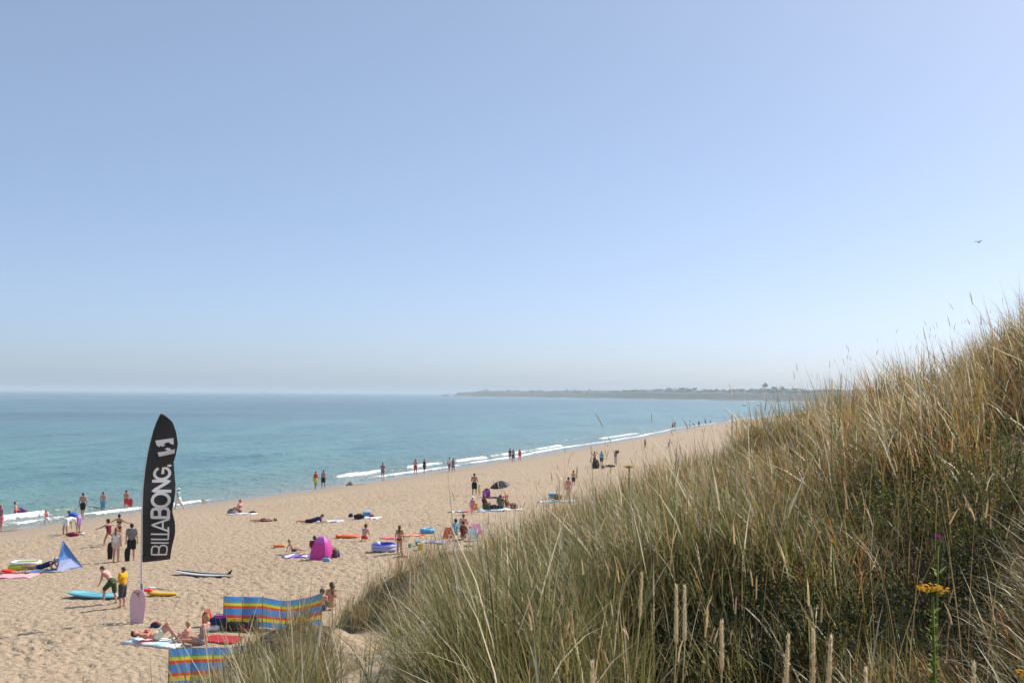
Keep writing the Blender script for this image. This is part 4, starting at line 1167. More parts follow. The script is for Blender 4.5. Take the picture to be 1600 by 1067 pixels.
pole = [(0, 0, -.1)] + [tuple(on_flag(np.interp(y, _ly, _lx), y)) for y in (915, 879, 840, 800, 764, 735, 710, 690, 674, 660, 646)]
g.tube(pole, [.034, .032, .028, .024, .02, .016, .015, .013, .011, .009, .007, .006], 8)
g.build('pole', pmat('pole_grey', (.55, .55, .57), .4, .5), flag)
g = Geo(); g.tube([(0, 0, .0), (0, 0, 1.16)], .06, 8); g.build('pole_socket', pmat('socket_grey', (.23, .23, .25), .5), flag)
g = Geo(); g.box(flag_pt(.10, 866, .01), (.07, .03, .10)); g.build('clip', BLACKF, flag)

# lettering: strokes of each letter laid on the cloth, letter tops towards the pole
LET = {'B': [[(0, 0), (0, 1), (.38, 1), (.52, .93), (.56, .78), (.52, .62), (.38, .54), (0, .54)], [(.38, .54), (.56, .47), (.62, .28), (.56, .08), (.40, 0), (0, 0)]],
       'I': [[(0, 0), (0, 1)]], 'L': [[(0, 1), (0, 0), (.42, 0)]], 'A': [[(0, 0), (.36, 1), (.72, 0)], [(.12, .33), (.60, .33)]],
       'O': [[(.42 + .42 * math.cos(a), .5 + .5 * math.sin(a)) for a in np.linspace(0, 2 * math.pi, 22)]],
       'N': [[(0, 0), (0, 1), (.62, 0), (.62, 1)]],
       'G': [[(.46 + .44 * math.cos(a), .5 + .5 * math.sin(a)) for a in np.linspace(.75, 2 * math.pi - .55, 18)] + [(.84, .46), (.50, .46)]],
       '.': [[(0, .0), (0, .10)]]}
WHITEP = pmat('flag_print', (.90, .90, .89), .45, .4, trans=.25)
def stroke_mesh(pts, w, to3):
    V, F = [], []
    pts = [np.array(p, float) for p in pts]
    dense = []
    for a, b in zip(pts[:-1], pts[1:]):
        k = max(1, int(np.linalg.norm(b - a) / .12))
        dense += [a + (b - a) * i / k for i in range(k)]
    dense.append(pts[-1])
    for i, p in enumerate(dense):
        d = dense[min(i + 1, len(dense) - 1)] - dense[max(i - 1, 0)]; d = d / (np.linalg.norm(d) + 1e-9)
        n = np.array([-d[1], d[0]])
        e = d * w * .5 * (-1 if i == 0 else 1 if i == len(dense) - 1 else 0)
        V += [to3(p + n * w / 2 + e), to3(p - n * w / 2 + e)]
    for i in range(len(dense) - 1): F.append((2 * i, 2 * i + 1, 2 * i + 3, 2 * i + 2))
    return V, F
# the word climbs from y=866 to y=733; cap height runs from right to left over fu .82 .. .34
def place_letter(ch, y0, span, w, wide):
    def to3(p):
        y = y0 - p[0] * span
        xl = np.interp(y, _ly, _lx); xr = np.interp(y, _ry, _rx)
        base = np.interp(y, [735, 790, 868], [267.5, 262.5, 260.5]); cap = np.interp(y, [735, 790, 868], [242.0, 237.0, 236.0])
        x = base + (cap - base) * p[1]
        return flag_pt(min(1, max(0, (x - xl) / (xr - xl))), y, .012)
    g = Geo()
    for st in LET[ch]: g.add(*stroke_mesh(st, w, to3))
    return g.build('letter', WHITEP, cloth, smooth=False)
for ch, y0, span, w in (('B', 866, 24, .105), ('I', 847.5, 24, .10), ('L', 842, 24, .10), ('L', 834, 24, .10), ('A', 829, 25, .115), ('B', 808, 24, .19), ('O', 791.5, 25, .19), ('N', 767, 25, .19), ('G', 749, 21, .19), ('.', 727.5, 20, .17)):
    place_letter(ch, y0, span, w, 0)
# the two wave shapes of the emblem
def flag_poly(pts):
    V = []
    for x, y in pts:
        xl = np.interp(y, _ly, _lx); xr = np.interp(y, _ry, _rx)
        V.append(flag_pt((x - xl) / (xr - xl), y, .013))
    return V
_up = [(214, 238), (330, 222), (332, 264), (314, 260), (300, 249), (284, 251), (263, 267), (280, 268), (262, 277), (246, 271), (240, 280), (222, 268)]
_dn = [(228, 314), (238, 342), (342, 320), (340, 292), (319, 298), (308, 287), (290, 283), (272, 293), (291, 297), (280, 307), (256, 310)]
for rowsq in ([(190 + x / 4.1, 630 + y / 4.1) for x, y in _up], [(190 + x / 4.1, 630 + y / 4.1) for x, y in _dn]):
    V = flag_poly(rowsq)
    mesh_obj('emblem_wave', V, [tuple(range(len(V)))], WHITEP, cloth, smooth=False)

# ---- boards
def board_mesh(L, W, T, rocker, nose=.5, tail=.35, n=18, k=12, blunt=0.0):
    V, F, M = [], [], []
    for i in range(n + 1):
        t = i / n; x = (t - .5) * L
        w = W / 2 * max(.02, (1 - abs(2 * t - 1) ** (2.6)) ** (nose if t > .5 else tail))
        if blunt and t < .5: w = max(w, W / 2 * blunt)
        th = T / 2 * max(.15, (1 - abs(2 * t - 1) ** 4))
        zc = rocker * (2 * t - 1) ** 2 + T / 2
        for j in range(k):
            a = 2 * math.pi * j / k
            V.append((x, w * math.copysign(abs(math.cos(a)) ** .8, math.cos(a)), zc + th * math.copysign(abs(math.sin(a)) ** .7, math.sin(a))))
    for i in range(n):
        for j in range(k):
            a = i * k + j; b = i * k + (j + 1) % k
            F.append((a, b, b + k, a + k)); M.append(0 if 1 < j < k / 2 - 2 else (1 if j <= k // 2 or j == k - 1 else 2))
    F.append(tuple(range(k))[::-1]); M.append(1); F.append(tuple(n * k + q for q in range(k))); M.append(1)
    return V, F, M

def board(name, pa, pb, L, W, T, mats, label, cat, rocker=.06, fin=None, stripe=None, flip=False):
    a, b = at(*pa), at(*pb)
    c = (a + b) / 2; c.z = (a.z + b.z) / 2 + .015
    rz = math.atan2(b.y - a.y, b.x - a.x)
    t = thing(name, c, label, cat, rz)
    V, F, M = board_mesh(L, W, T, rocker)
    dk = mesh_obj('deck', V, F, parent=t, mats=mats, midx=M)
    if stripe:
        g = Geo(); 
        for y0 in (-.16, .16): g.box((0.1, y0 * W, T + .006), (L * .62, .05, .008))
        g.build('stripe', stripe, dk, smooth=False)
    if fin:
        g = Geo(); x0 = L * .40
        g.add([(x0 - .12, -.006, T * .9), (x0 + .10, -.006, T * .9), (x0 + .19, 0, T + .22), (x0 - .12, .006, T * .9), (x0 + .10, .006, T * .9), (x0 + .16, 0, T + .23)],
              [(0, 1, 2), (3, 5, 4), (0, 2, 5, 3), (1, 4, 5, 2), (0, 3, 4, 1)])
        g.build('fin', fin, dk, smooth=False)
    return t
TURQ = paint('turquoise_board', (.20, .55, .60), .4, noise=.06, scale=3); TURQ2 = paint('turquoise_rail', (.13, .42, .47), .4)
board('surfboard', (103, 931), (204, 934), 2.60, .84, .12, [TURQ, TURQ2, TURQ2], 'wide turquoise foam surfboard lying beside the two boys', 'surfboard', stripe=paint('board_mark', (.09, .36, .50)))
board('surfboard', (268, 896), (371, 899), 2.95, .60, .09, [BLACKF, WHITE, paint('board_red', (.50, .05, .05))], 'black and white surfboard with red underside and a dark fin', 'surfboard', fin=BLACKF, rocker=.09)
yb = board('float_board', (228, 930), (279, 931), 1.25, .48, .14, [paint('kayak_yellow', (.72, .42, .02), .4), paint('kayak_rim', (.62, .33, .02)), paint('kayak_low', (.50, .26, .02))], 'yellow foam float board behind the pink bodyboard', 'board', rocker=.05)
g = Geo(); g.torus((-.55, -.05, .20), .12, .05, 16, 6); g.build('red_float', paint('float_red', (.75, .06, .04)), yb)
t = thing('paddle', at(255, 921), 'thin white paddle lying on the sand above the yellow board', 'paddle', -.55)
Geo().tube([(-.5, 0, .04), (.95, 0, .04)], .013, 6).build('shaft', pmat('paddle_shaft', (.28, .20, .12), .5), t)
Geo().ell((-.62, 0, .045), (.24, .09, .016), 12, 6).build('blade', WHITE, t)

def bodyboard(loc, label, H, W, colA, colB, rx, rz, logo=False, ry=0.0, z=0.0):
    t = thing('bodyboard', loc, label, 'bodyboard')
    t.rotation_euler = (rx, ry, rz); t.location.z += z
    out = [(-.36, 0), (.36, 0), (.40, .06), (.49, .5), (.50, .70), (.42, .86), (.26, .97), (.12, 1), (-.12, 1), (-.26, .97), (-.42, .86), (-.50, .70), (-.49, .5), (-.40, .06)]
    n = len(out); V = []
    for y in (-.028, .028): V += [(x * W, y, z_ * H) for x, z_ in out]
    F = [tuple(range(n))[::1], tuple(range(n, 2 * n))[::-1]] + [(i, i + n, (i + 1) % n + n, (i + 1) % n) for i in range(n)]
    fc_ = mesh_obj('foam_core', V, F, parent=t, mats=[colA, colB], midx=[0, 0] + [1] * n, smooth=False)
    if logo:
        g = Geo()
        g.add([(-.07, -.031, .86 * H), (.0, -.031, .90 * H), (.06, -.031, .93 * H), (.03, -.031, .88 * H), (-.02, -.031, .85 * H)], [(0, 1, 2, 3, 4)])
        g.add([(-.03, -.031, .80 * H), (.03, -.031, .83 * H), (.08, -.031, .88 * H), (.05, -.031, .82 * H), (.0, -.031, .785 * H)], [(0, 1, 2, 3, 4)])
        g.build('emblem', BLACKF, fc_, smooth=False)
        Geo().torus((-.10, -.035, .93 * H), .05, .008, 14, 5).build('leash', BLACKF, fc_)
    return t
PINKB = paint('pink_foam', (.74, .50, .57), .55, noise=.16, scale=7); PINKR = paint('pink_rail', (.52, .17, .36), .5)
bl = at(214, 972)
bodyboard(bl, 'pale pink bodyboard propped upright against the flag pole', 1.10, .50, PINKB, PINKR, -.06, .10, True)
pb = at(27, 806)
bodyboard(Vector((pb.x - .05, pb.y + .22, .45)), 'purple bodyboard carried by the wading child', 1.05, .52, paint('purple_foam', (.40, .05, .28)), paint('purple_rail', (.30, .03, .22)), 0, .1, ry=rad(122))
bd = at(171, 873)
bodyboard(Vector((bd.x, bd.y + .05, bd.z)), 'dark bodyboard held beside the girl in the white vest', .80, .25, BLACKF, BLACKF, .02, .5)
bd = at(198, 876)
bodyboard(Vector((bd.x, bd.y + .05, bd.z)), 'dark bodyboard held beside the young man in grey', .62, .26, BLACKF, paint('teal_rail', (.02, .10, .11)), .02, .4)
br = at(202, 797)
bodyboard(Vector((br.x + .1, br.y - .1, .30)), 'red bodyboard held by the bather in red', .62, .36, paint('red_foam', (.52, .03, .05)), paint('red_foam_rail', (.40, .02, .04)), 0, .6)

# ---- windbreaks
STR = [(0, .17, 'wb_blue', (.10, .34, .74)), (.17, .215, 'wb_green', (.13, .50, .28)), (.215, .30, 'wb_yellow', (.88, .72, .06)), (.30, .385, 'wb_red', (.82, .11, .06)), (.385, .60, 'wb_blue', 0), (.60, .70, 'wb_red', 0), (.70, .82, 'wb_yellow', 0), (.82, 1.0, 'wb_blue', 0)]
for _, _, n_, c_ in STR:
    if c_: pmat(n_, c_, .8, .15, .05, 12, trans=.25)
def windbreak(pixels, H, label, dips):
    p0 = at(*pixels[0]); pts = []
    for (px_, dy_) in [(pixels[0][0], 0)] + pixels[1:]:
        Y_ = p0.y + dy_; X_ = p0.x + (px_ - pixels[0][0]) / FPX * Y_ + (p0.x / p0.y) * dy_
        pts.append(Vector((X_, Y_, ground_xy(X_, Y_))))
    t = thing('windbreak', pts[0], label, 'windbreak')
    o0 = pts[0]
    names = ['wb_blue', 'wb_green', 'wb_yellow', 'wb_red']
    mats = [MATS[n] for n in names]
    tops = []
    for p, dp in zip(pts, dips):
        b = np.array(p - o0)
        Geo().tube([b + (0, 0, -.05), b + (0, 0, H + .05 - dp)], .014, 6).build('pole', WOOD, t)
    for i in range(len(pts) - 1):
        a, b = np.array(pts[i] - o0), np.array(pts[i + 1] - o0)
        L = b - a; nn = nrm((-L[1], L[0], 0))
        cols = 7; V, F, M = [], [], []
        zs = []
        for s0, s1, n_, _ in STR:
            zs += [(s0, names.index(n_)), ((s0 + s1) / 2, names.index(n_))]
        zs.append((1.0, None))
        for z, _ in zs:
            for c in range(cols):
                u = c / (cols - 1)
                dp = dips[i] * (1 - u) + dips[i + 1] * u
                bow = math.sin(math.pi * u) * (.06 + .05 * math.sin(3 * z + i))
                p = a + L * u + nn * bow
                top = H - dp - math.sin(math.pi * u) * .035
                V.append((p[0], p[1], p[2] + .03 + (top - .03) * (1 - z)))
        for r_ in range(len(zs) - 1):
            for c in range(cols - 1):
                q = r_ * cols + c
                F.append((q, q + 1, q + cols + 1, q + cols)); M.append(zs[r_][1])
        mesh_obj('panel', V, F, parent=t, mats=mats, midx=M)
    return t
windbreak([(349, 981), (378, -.1), (409, .05), (438, -.25), (470, -.05), (500, .3)], 1.02, 'long striped canvas windbreak beside the bags on the sand', [0, .0, .05, .12, .06, .0])
windbreak([(263, 1076), (297, -.1), (331, -.05), (366, -.2), (400, -.1)], 1.03, 'nearer striped windbreak half hidden by dune grass at the bottom edge', [0, .02, .05, .06, .04])

# ---- tents
def panel_tri(A, B, C, bow, n=8):
    """curved three-cornered cloth between A (apex), B and C"""
    V, F, idx = [], [], {}
    A, B, C = map(np.array, (A, B, C)); N = nrm(np.cross(B - A, C - A))
    for i in range(n + 1):
        for j in range(i + 1):
            u = i / n; v = j / i if i else 0
            p = A + (B - A) * u * (1 - v) + (C - A) * u * v
            p = p + N * bow * math.sin(math.pi * u) * math.sin(math.pi * (v if i else .5)) 
            idx[i, j] = len(V); V.append(p)
    for i in range(n):
        for j in range(i + 1):
            F.append((idx[i, j], idx[i + 1, j], idx[i + 1, j + 1]))
            if j < i: F.append((idx[i, j], idx[i + 1, j + 1], idx[i, j + 1]))
    return V, F
ft, rt = at(88, 893), at(127, 887); fm = ft.y / FPX
bt = thing('beach_tent', ft, 'blue three sided beach tent with pale lower panel', 'tent')
ap = np.array([.03, .55, 45 * fm]); A0 = np.zeros(3); B0 = np.array(rt - ft) + (0, .15, 0); C0 = np.array([-.12, 1.25, .0])
TB = pmat('tent_blue', (.17, .40, .80), .55, .3, .05, 4, trans=.35); TB2 = pmat('tent_blue_dark', (.05, .20, .55), .55, .3, trans=.3); TP = pmat('tent_pale', (.52, .58, .82), .6, .3, trans=.3)
fpn = mesh_obj('front_panel', *panel_tri(ap, A0, B0, -.10), TB, bt); mesh_obj('side_panel', *panel_tri(ap, C0, A0, -.08), TB2, bt); mesh_obj('back_panel', *panel_tri(ap, B0, C0, -.08), TB2, bt)
lo = [A0 + (ap - A0) * .03 + np.array([.02, -.03, .0]), B0 + (ap - B0) * .05 + np.array([-.02, -.03, 0]), B0 + (ap - B0) * .36 + np.array([-.10, -.04, 0]), A0 + (ap - A0) * .36 + np.array([.09, -.04, 0])]
mesh_obj('window_panel', lo, [(0, 1, 2, 3)], TP, fpn, smooth=False)
for q, (a_, b_) in enumerate(((ap, A0), (ap, B0), (ap, C0))):
    Geo().tube([a_, (a_ + b_) / 2 + np.array([0, -.015, .01]), b_], .014, 6).build('tent_pole', pmat('tent_pole', (.16, .14, .42), .5), bt)
cx = ap * .42 + A0 * .38 + B0 * .20 + np.array([0, -.07, 0])
g = Geo(); sc = .085
ring = [(cx[0] + sc * math.cos(a) * r_, cx[1], cx[2] + sc * math.sin(a) * r_) for r_ in (1, .8) for a in np.linspace(0, 2 * math.pi, 17)[:-1]]
g.add(ring, [(i, (i + 1) % 16, (i + 1) % 16 + 16, i + 16) for i in range(16)]); g.box((cx[0], cx[1] - .002, cx[2]), (.03, .004, .08)); g.build('emblem', WHITE, fpn, smooth=False)

pc = at(494, 875); pm = pc.y / FPX
pt = thing('beach_tent', pc, 'pink pop up beach tent shaped like a rounded cone', 'tent', rad(-18))
MAG = pmat('tent_magenta', (.80, .08, .44), .5, .35, .04, 5, trans=.35); MAG2 = pmat('tent_lilac', (.60, .22, .72), .5, .35, trans=.35)
prof = [(1.0, 0), (1.03, .10), (.98, .28), (.86, .5), (.66, .74), (.44, .90), (.28, .975), (.0, 1.0)]
V, F, M = [], [], []
ns = 24; Hh, Rr = 35 * pm, 16.5 * pm
for r_, z_ in prof:
    for j in range(ns):
        a = 2 * math.pi * j / ns + math.pi / 4
        sq = (abs(math.cos(a)) ** 3.4 + abs(math.sin(a)) ** 3.4) ** (-1 / 3.4)
        V.append((Rr * r_ * sq * math.cos(a) * .96, Rr * r_ * sq * math.sin(a) * .96 + .55, Hh * z_))
for i in range(len(prof) - 1):
    for j in range(ns):
        F.append((i * ns + j, i * ns + (j + 1) % ns, (i + 1) * ns + (j + 1) % ns, (i + 1) * ns + j)); M.append(1 if i >= 4 and 8 <= j < 22 else 0)
mesh_obj('canopy', V, F, parent=pt, mats=[MAG, MAG2], midx=M)
for sx in (-1, 1):
    for sy in (-1, 1):
        pts_ = [(sx * Rr * r_ * .80, sy * Rr * r_ * .80 + .55, Hh * z_ + .01) for r_, z_ in prof[:-1]]
        Geo().tube(pts_, .012, 5).build('hoop', pmat('hoop_pink', (.75, .25, .50), .5), pt)

# ---- parasol
pu = at(783, 776); um = pu.y / FPX
um_t = thing('parasol', pu, 'open black parasol stuck in the sand', 'parasol')
Geo().tube([(0, 0, -.1), (-.02, 0, 1.15)], .014, 6).build('pole', METAL, um_t)
Rt = np.array(Matrix.Rotation(rad(-9), 3, 'Y') @ Matrix.Rotation(rad(8), 3, 'X'))
UMB = pmat('parasol_black', (.022, .022, .026), .55, .3, trans=.05)
for q in range(8):
    V, F = [], []
    for i in range(6):
        for j in range(5):
            a = 2 * math.pi * (q + j / 4) / 8; r_ = i / 5
            sag = 1 - .06 * math.sin(math.pi * j / 4) * r_
            p = Rt @ np.array([.80 * r_ * sag * math.cos(a), .80 * r_ * sag * math.sin(a), .40 * (1 - r_ ** 2.0) - .02 * math.sin(math.pi * j / 4)])
            V.append(p + np.array([-.06, 0, .82]))
    for i in range(5):
        for j in range(4): F.append((i * 5 + j, (i + 1) * 5 + j, (i + 1) * 5 + j + 1, i * 5 + j + 1))
    cpn = mesh_obj('canopy_panel', V, F, UMB, um_t)
    a = 2 * math.pi * q / 8
    Geo().tube([Rt @ np.array([.80 * r_ * math.cos(a), .80 * r_ * math.sin(a), .40 * (1 - r_ ** 2) - .008]) + np.array([-.06, 0, .82]) for r_ in (0, .35, .7, 1)], .005, 4).build('rib', METAL, cpn)

# ---- towels and mats
def towel(px, py, w, l, ang, cols, label, cat='towel', seed=0, stripes=6):
    c = at(px, py)
    t = thing('towel' if cat == 'towel' else 'mat', c, label, cat, rad(ang))
    nx, ny = 9, 13; V = []; F = []; M = []
    g_ = np.random.default_rng(seed + 500)
    ph = g_.uniform(0, 6, 4)
    gx, gy = np.meshgrid((np.arange(nx) / (nx - 1) - .5) * w, (np.arange(ny) / (ny - 1) - .5) * l)
    gx = gx + .02 * np.sin(5 * gy + ph[0]); gy = gy + .02 * np.sin(6 * gx + ph[1])
    ca, sa = math.cos(rad(ang)), math.sin(rad(ang))
    gz = terrain(c.x + gx * ca - gy * sa, c.y + gx * sa + gy * ca) - c.z + .030 + .012 * np.sin(7 * gx + ph[2]) * np.sin(5 * gy + ph[3])
    for lay in (-.05, .018):
        V += [tuple(v) for v in np.stack([gx, gy, gz + lay], -1).reshape(-1, 3)]
    n1 = nx * ny
    for j in range(ny - 1):
        for i in range(nx - 1):
            a = j * nx + i
            F.append((a + n1, a + 1 + n1, a + 1 + nx + n1, a + nx + n1)); M.append((j * stripes // ny) % len(cols))
            F.append((a, a + nx, a + nx + 1, a + 1)); M.append(0)
    for i in range(nx - 1):
        F.append((i, i + 1, i + 1 + n1, i + n1)); M.append(0); b = (ny - 1) * nx + i; F.append((b + 1, b, b + n1, b + 1 + n1)); M.append(0)
    for j in range(ny - 1):
        a = j * nx; F.append((a + nx, a, a + n1, a + nx + n1)); M.append(0); b = j * nx + nx - 1; F.append((b, b + nx, b + nx + n1, b + n1)); M.append(0)
    return mesh_obj('fabric', V, F, parent=t, mats=cols, midx=M)
def tc_(n, c): return pmat('towel_' + n, c, .95, .1, .10, 25, bump=.3)
TW = {k: tc_(k, v) for k, v in dict(white=(.74, .74, .74), pink=(.74, .40, .42), lightblue=(.40, .62, .70), red=(.40, .04, .05), purple=(.24, .16, .52), teal=(.16, .34, .30), blue=(.10, .22, .48), cream=(.68, .60, .48), hot=(.80, .12, .25), orange=(.82, .20, .05), grey=(.30, .31, .36), lilac=(.55, .50, .70)).items()}
towel(12, 901, 1.0, 2.3, 88, [TW['pink']], 'pale pink towel under the sunbather in red shorts', seed=1)
towel(68, 893, .8, 1.9, 92, [TW['grey'], TW['blue']], 'dark towel beside the blue tent', seed=2)
towel(245, 1004, .95, 1.9, 68, [TW['white'], TW['lightblue'], TW['white'], TW['pink']], 'white and pale blue towel under the woman with raised knees', seed=3)
towel(346, 1000, .95, 1.1, 80, [TW['red']], 'dark red woven mat behind the woman in the patterned top', 'mat', seed=4)
towel(378, 803, .9, 1.9, 75, [TW['white'], TW['lilac']], 'white towel under the woman in the black bikini', seed=5)
towel(505, 815, .9, 2.3, 80, [TW['lilac'], TW['white']], 'striped pale towel under the person in navy', seed=6)
towel(575, 809, .9, 1.5, 70, [TW['white'], TW['lilac']], 'white towel beside the blue cool box on open sand', seed=7)
towel(470, 868, .9, 1.6, 85, [TW['purple'], TW['white'], TW['purple']], 'purple and white towel beside the pink tent', seed=8)
towel(608, 842, .5, .9, 60, [TW['hot']], 'crumpled hot pink towel above the paddling pool', seed=9)
towel(645, 837, .5, 1.3, 100, [TW['orange'], TW['pink']], 'narrow orange towel near the blue swim ring', seed=10)
towel(676, 848, .8, 1.3, 80, [TW['grey'], TW['lilac'], TW['blue']], 'grey blue patterned towel left of the orange chair', seed=11)
towel(713, 800, .6, 1.1, 88, [TW['teal'], TW['white']], 'teal and white towel left of the toddler in pink', seed=12)
towel(728, 799, .4, .9, 80, [TW['hot']], 'hot pink towel beside the toddler in pink', seed=13)
towel(772, 797, 1.4, 2.1, 88, [TW['white'], TW['lightblue'], TW['white'], TW['blue']], 'large pale blanket under the seated group', seed=14)
towel(800, 797, .9, 1.2, 80, [TW['white']], 'white towel at the end of the seated group', seed=15)
towel(868, 784, 1.0, 2.6, 88, [TW['lightblue'], TW['white'], TW['teal']], 'pale blue beach towel in front of the cool box', seed=16)
towel(772, 777, .8, 1.6, 88, [TW['red'], TW['grey']], 'dark red towel in the shade of the parasol', seed=17)

# ---- bags, boxes, inflatables and toys
def bag(px, py, size, col, label, name='bag', cat='bag', strap=None, lump=None, ang=0, dy=0.0):
    c = at(px, py); c.y += dy
    t = thing(name, c, label, cat, rad(ang))
    w, d, h = size
    m = pmat('bag_%s' % col, CLOTH.get(col, (.1, .1, .1)), .75, .25, .2, 12)
    bb_ = Geo().ell((0, 0, h * .48), (w / 2, d / 2, h * .52), 14, 8, pw=.62).build('bag_body', m, t)
    sm = pmat('bag_%s' % (strap or 'black'), CLOTH.get(strap or 'black'), .75, .25, .2, 12)
    for q in (-1, 1):
        Geo().tube([(-w * .25, q * d * .3, h * .85), (-w * .18, q * d * .34, h * 1.13), (w * .18, q * d * .34, h * 1.13), (w * .25, q * d * .3, h * .85)], .012, 5).build('strap', sm, bb_)
    if lump:
        lm = pmat('bag_%s' % lump, CLOTH[lump], .8, .2, .15, 14)
        Geo().ell((w * .08, 0, h * .92), (w * .34, d * .36, h * .22), 10, 6, pw=.8).build('contents', lm, t)
    return t
bag(323, 977, (.30, .24, .46), 'red', 'upright red rucksack behind the seated woman', 'rucksack', 'rucksack', strap='red')
bag(341, 981, (.56, .40, .38), 'navy', 'purple and navy bag stuffed full by the windbreak', lump='purple')
bag(332, 984, (.48, .30, .16), 'white', 'flat white bag in front of the red rucksack', strap='grey')
bag(368, 984, (.78, .40, .26), 'black', 'long black holdall at the foot of the windbreak', 'holdall', 'bag')
bag(397, 985, (.30, .28, .42), 'olive', 'dark green rucksack leaning on the windbreak', 'rucksack', 'rucksack', lump='green')
bag(382, 986, (.34, .24, .22), 'maroon', 'small dark purple bag between the holdall and green rucksack')
bag(512, 872, (.50, .40, .34), 'black', 'black bag next to the pink tent', lump='grey')
bag(521, 871, (.40, .34, .42), 'brown', 'dark brown bag right of the pink tent')
bag(527, 869, (.26, .24, .28), 'blue', 'small blue bag at the end of the row by the pink tent')
bag(510, 876, (.34, .26, .20), 'lightblue', 'pale blue bundle tucked against the pink tent')
bag(561, 810, (.70, .36, .26), 'black', 'black bag in front of the blue cool box on open sand')
bag(548, 808, (.30, .24, .20), 'navy', 'small navy bundle left of the black bag')
bag(581, 808, (.36, .26, .16), 'red', 'small red bag right of the cool box on open sand')
bag(760, 776, (.62, .50, .58), 'purple', 'dark purple bag left of the parasol pole', lump='maroon')
bag(760, 797, (.42, .36, .46), 'green', 'green bag on the blanket of the seated group')
bag(772, 796, (.66, .40, .24), 'black', 'black bag on the blanket between two seated people')
bag(803, 795, (.50, .36, .34), 'brown', 'brown basket at the end of the blanket')
bag(743, 796, (.36, .30, .32), 'yellow', 'yellow and red bag beside the toddler in pink', lump='red')
bag(872, 780, (.60, .40, .36), 'black', 'black bag beside the cool box near the dune')
bag(931, 731, (.80, .60, .85), 'black', 'large black pushchair bag by the three standing people', lump='darkgrey')
bag(942, 731, (.45, .35, .30), 'grey', 'small grey bag beside the black pushchair bag')
bag(954, 729, (1.2, .6, .20), 'darkgrey', 'flat dark bundle right of the black pushchair bag')
bag(113, 838, (.75, .45, .16), 'maroon', 'dark red heap of clothes under the two stooping people', 'clothes_bundle', 'clothes', lump='red')
bag(124, 836, (.55, .35, .12), 'white', 'white and red shoes bundle by the person in blue', 'clothes_bundle', 'clothes', lump='red')
bag(54, 888, (.16, .14, .16), 'scarlet', 'small red bag in front of the lime inflatable')
bag(243, 979, (.32, .22, .14), 'navy', 'small navy and red bundle beyond the woman with raised knees', lump='red')
bag(361, 803, (.50, .32, .30), 'grey', 'dark bundle at the feet of the woman in the black bikini', lump='black')
bag(395, 802, (.55, .30, .14), 'brown', 'brown bundle on the end of the white towel')
_c = at(962, 727)
_t = bag(962, 727, (.42, .25, .30), 'black', 'dark bag carried high on one shoulder')
_t.location = (_c.x + .20, _c.y - .06, _c.z + 1.40)

def coolbox(px, py, s, label):
    c = at(px, py); t = thing('cool_box', c, label, 'cool box', rad(12))
    bm_ = paint('coolbox_blue', (.05, .27, .55), .4)
    Geo().ell((0, 0, s * .34), (s * .62, s * .42, s * .36), 16, 8, pw=.28).build('box', bm_, t)
    Geo().ell((0, 0, s * .74), (s * .65, s * .45, s * .09), 16, 6, pw=.3).build('lid', paint('coolbox_lid', (.24, .44, .62), .4), t)
    Geo().tube([(-s * .6, 0, s * .55), (-s * .6, 0, s * .95), (s * .6, 0, s * .95), (s * .6, 0, s * .55)], .014, 6).build('handle', WHITE, t)
coolbox(573, 807, .42, 'blue cool box on open sand beyond the kneeling boy')
coolbox(863, 778, .44, 'blue cool box near the dune beside the black bag')

pcn = at(600, 861)
pool = thing('paddling_pool', pcn, 'round dark blue inflatable paddling pool with pale stripes', 'paddling pool')
PB1 = paint('pool_blue', (.035, .045, .40), .35); PB2 = paint('pool_pale', (.42, .45, .75), .35)
for q, z in enumerate((.12, .30)):
    Geo().torus((0, 0, z * .8), .50, .105, 32, 10, mfun=lambda i, j: 1 if j in (0, 9) else 0).build('ring', [PB1, PB2], pool)
Geo().ell((0, 0, .05), (.50, .50, .03), 24, 4).build('pool_floor', PB1, pool)
t = tag(Geo().ell((0, 0, 0), (.12, .12, .12), 14, 8).build('beach_ball', WHITE), 'white beach ball in the paddling pool', 'ball'); t.location = pcn + Vector((-.30, .05, .30))
t = thing('swim_ring', at(668, 832), 'light blue inflatable swim ring lying on the sand', 'swim ring')
Geo().torus((0, 0, .12), .30, .12, 28, 10, mfun=lambda i, j: 0).build('ring', paint('ring_blue', (.10, .42, .72), .35), t)
Geo().tube([(.30, 0, .235), (.30, 0, .27)], .014, 6).build('valve', WHITE, t)

lb = at(40, 888)
t = thing('inflatable_boat', lb, 'lime green and white inflatable boat behind the sunbather', 'inflatable', rad(8))
LIME = paint('lime_vinyl', (.52, .62, .03), .35)
for z, m_, tr_ in ((.13, LIME, .14), (.31, WHITE, .065)):
    g = Geo(); n = 36
    pts_ = []
    for i in range(n):
        a = 2 * math.pi * i / n
        sq = (abs(math.cos(a)) ** 5 + abs(math.sin(a)) ** 5) ** (-1 / 5)
        pts_.append(np.array([.56 * sq * math.cos(a), .40 * sq * math.sin(a), z]))
    V, F = [], []
    for i in range(n):
        d = nrm(pts_[(i + 1) % n] - pts_[i - 1]); u = np.array([d[1], -d[0], 0])
        for k_ in range(8):
            b_ = 2 * math.pi * k_ / 8; V.append(pts_[i] + tr_ * (math.cos(b_) * u + math.sin(b_) * np.array([0, 0, .95])))
    for i in range(n):
        for k_ in range(8): F.append((i * 8 + k_, ((i + 1) % n) * 8 + k_, ((i + 1) % n) * 8 + (k_ + 1) % 8, i * 8 + (k_ + 1) % 8))
    g.add(V, F); g.build('tube', m_, t)
Geo().ell((0, 0, .20), (.48, .33, .04), 20, 4, pw=.5).build('floor_mat', LIME, t)

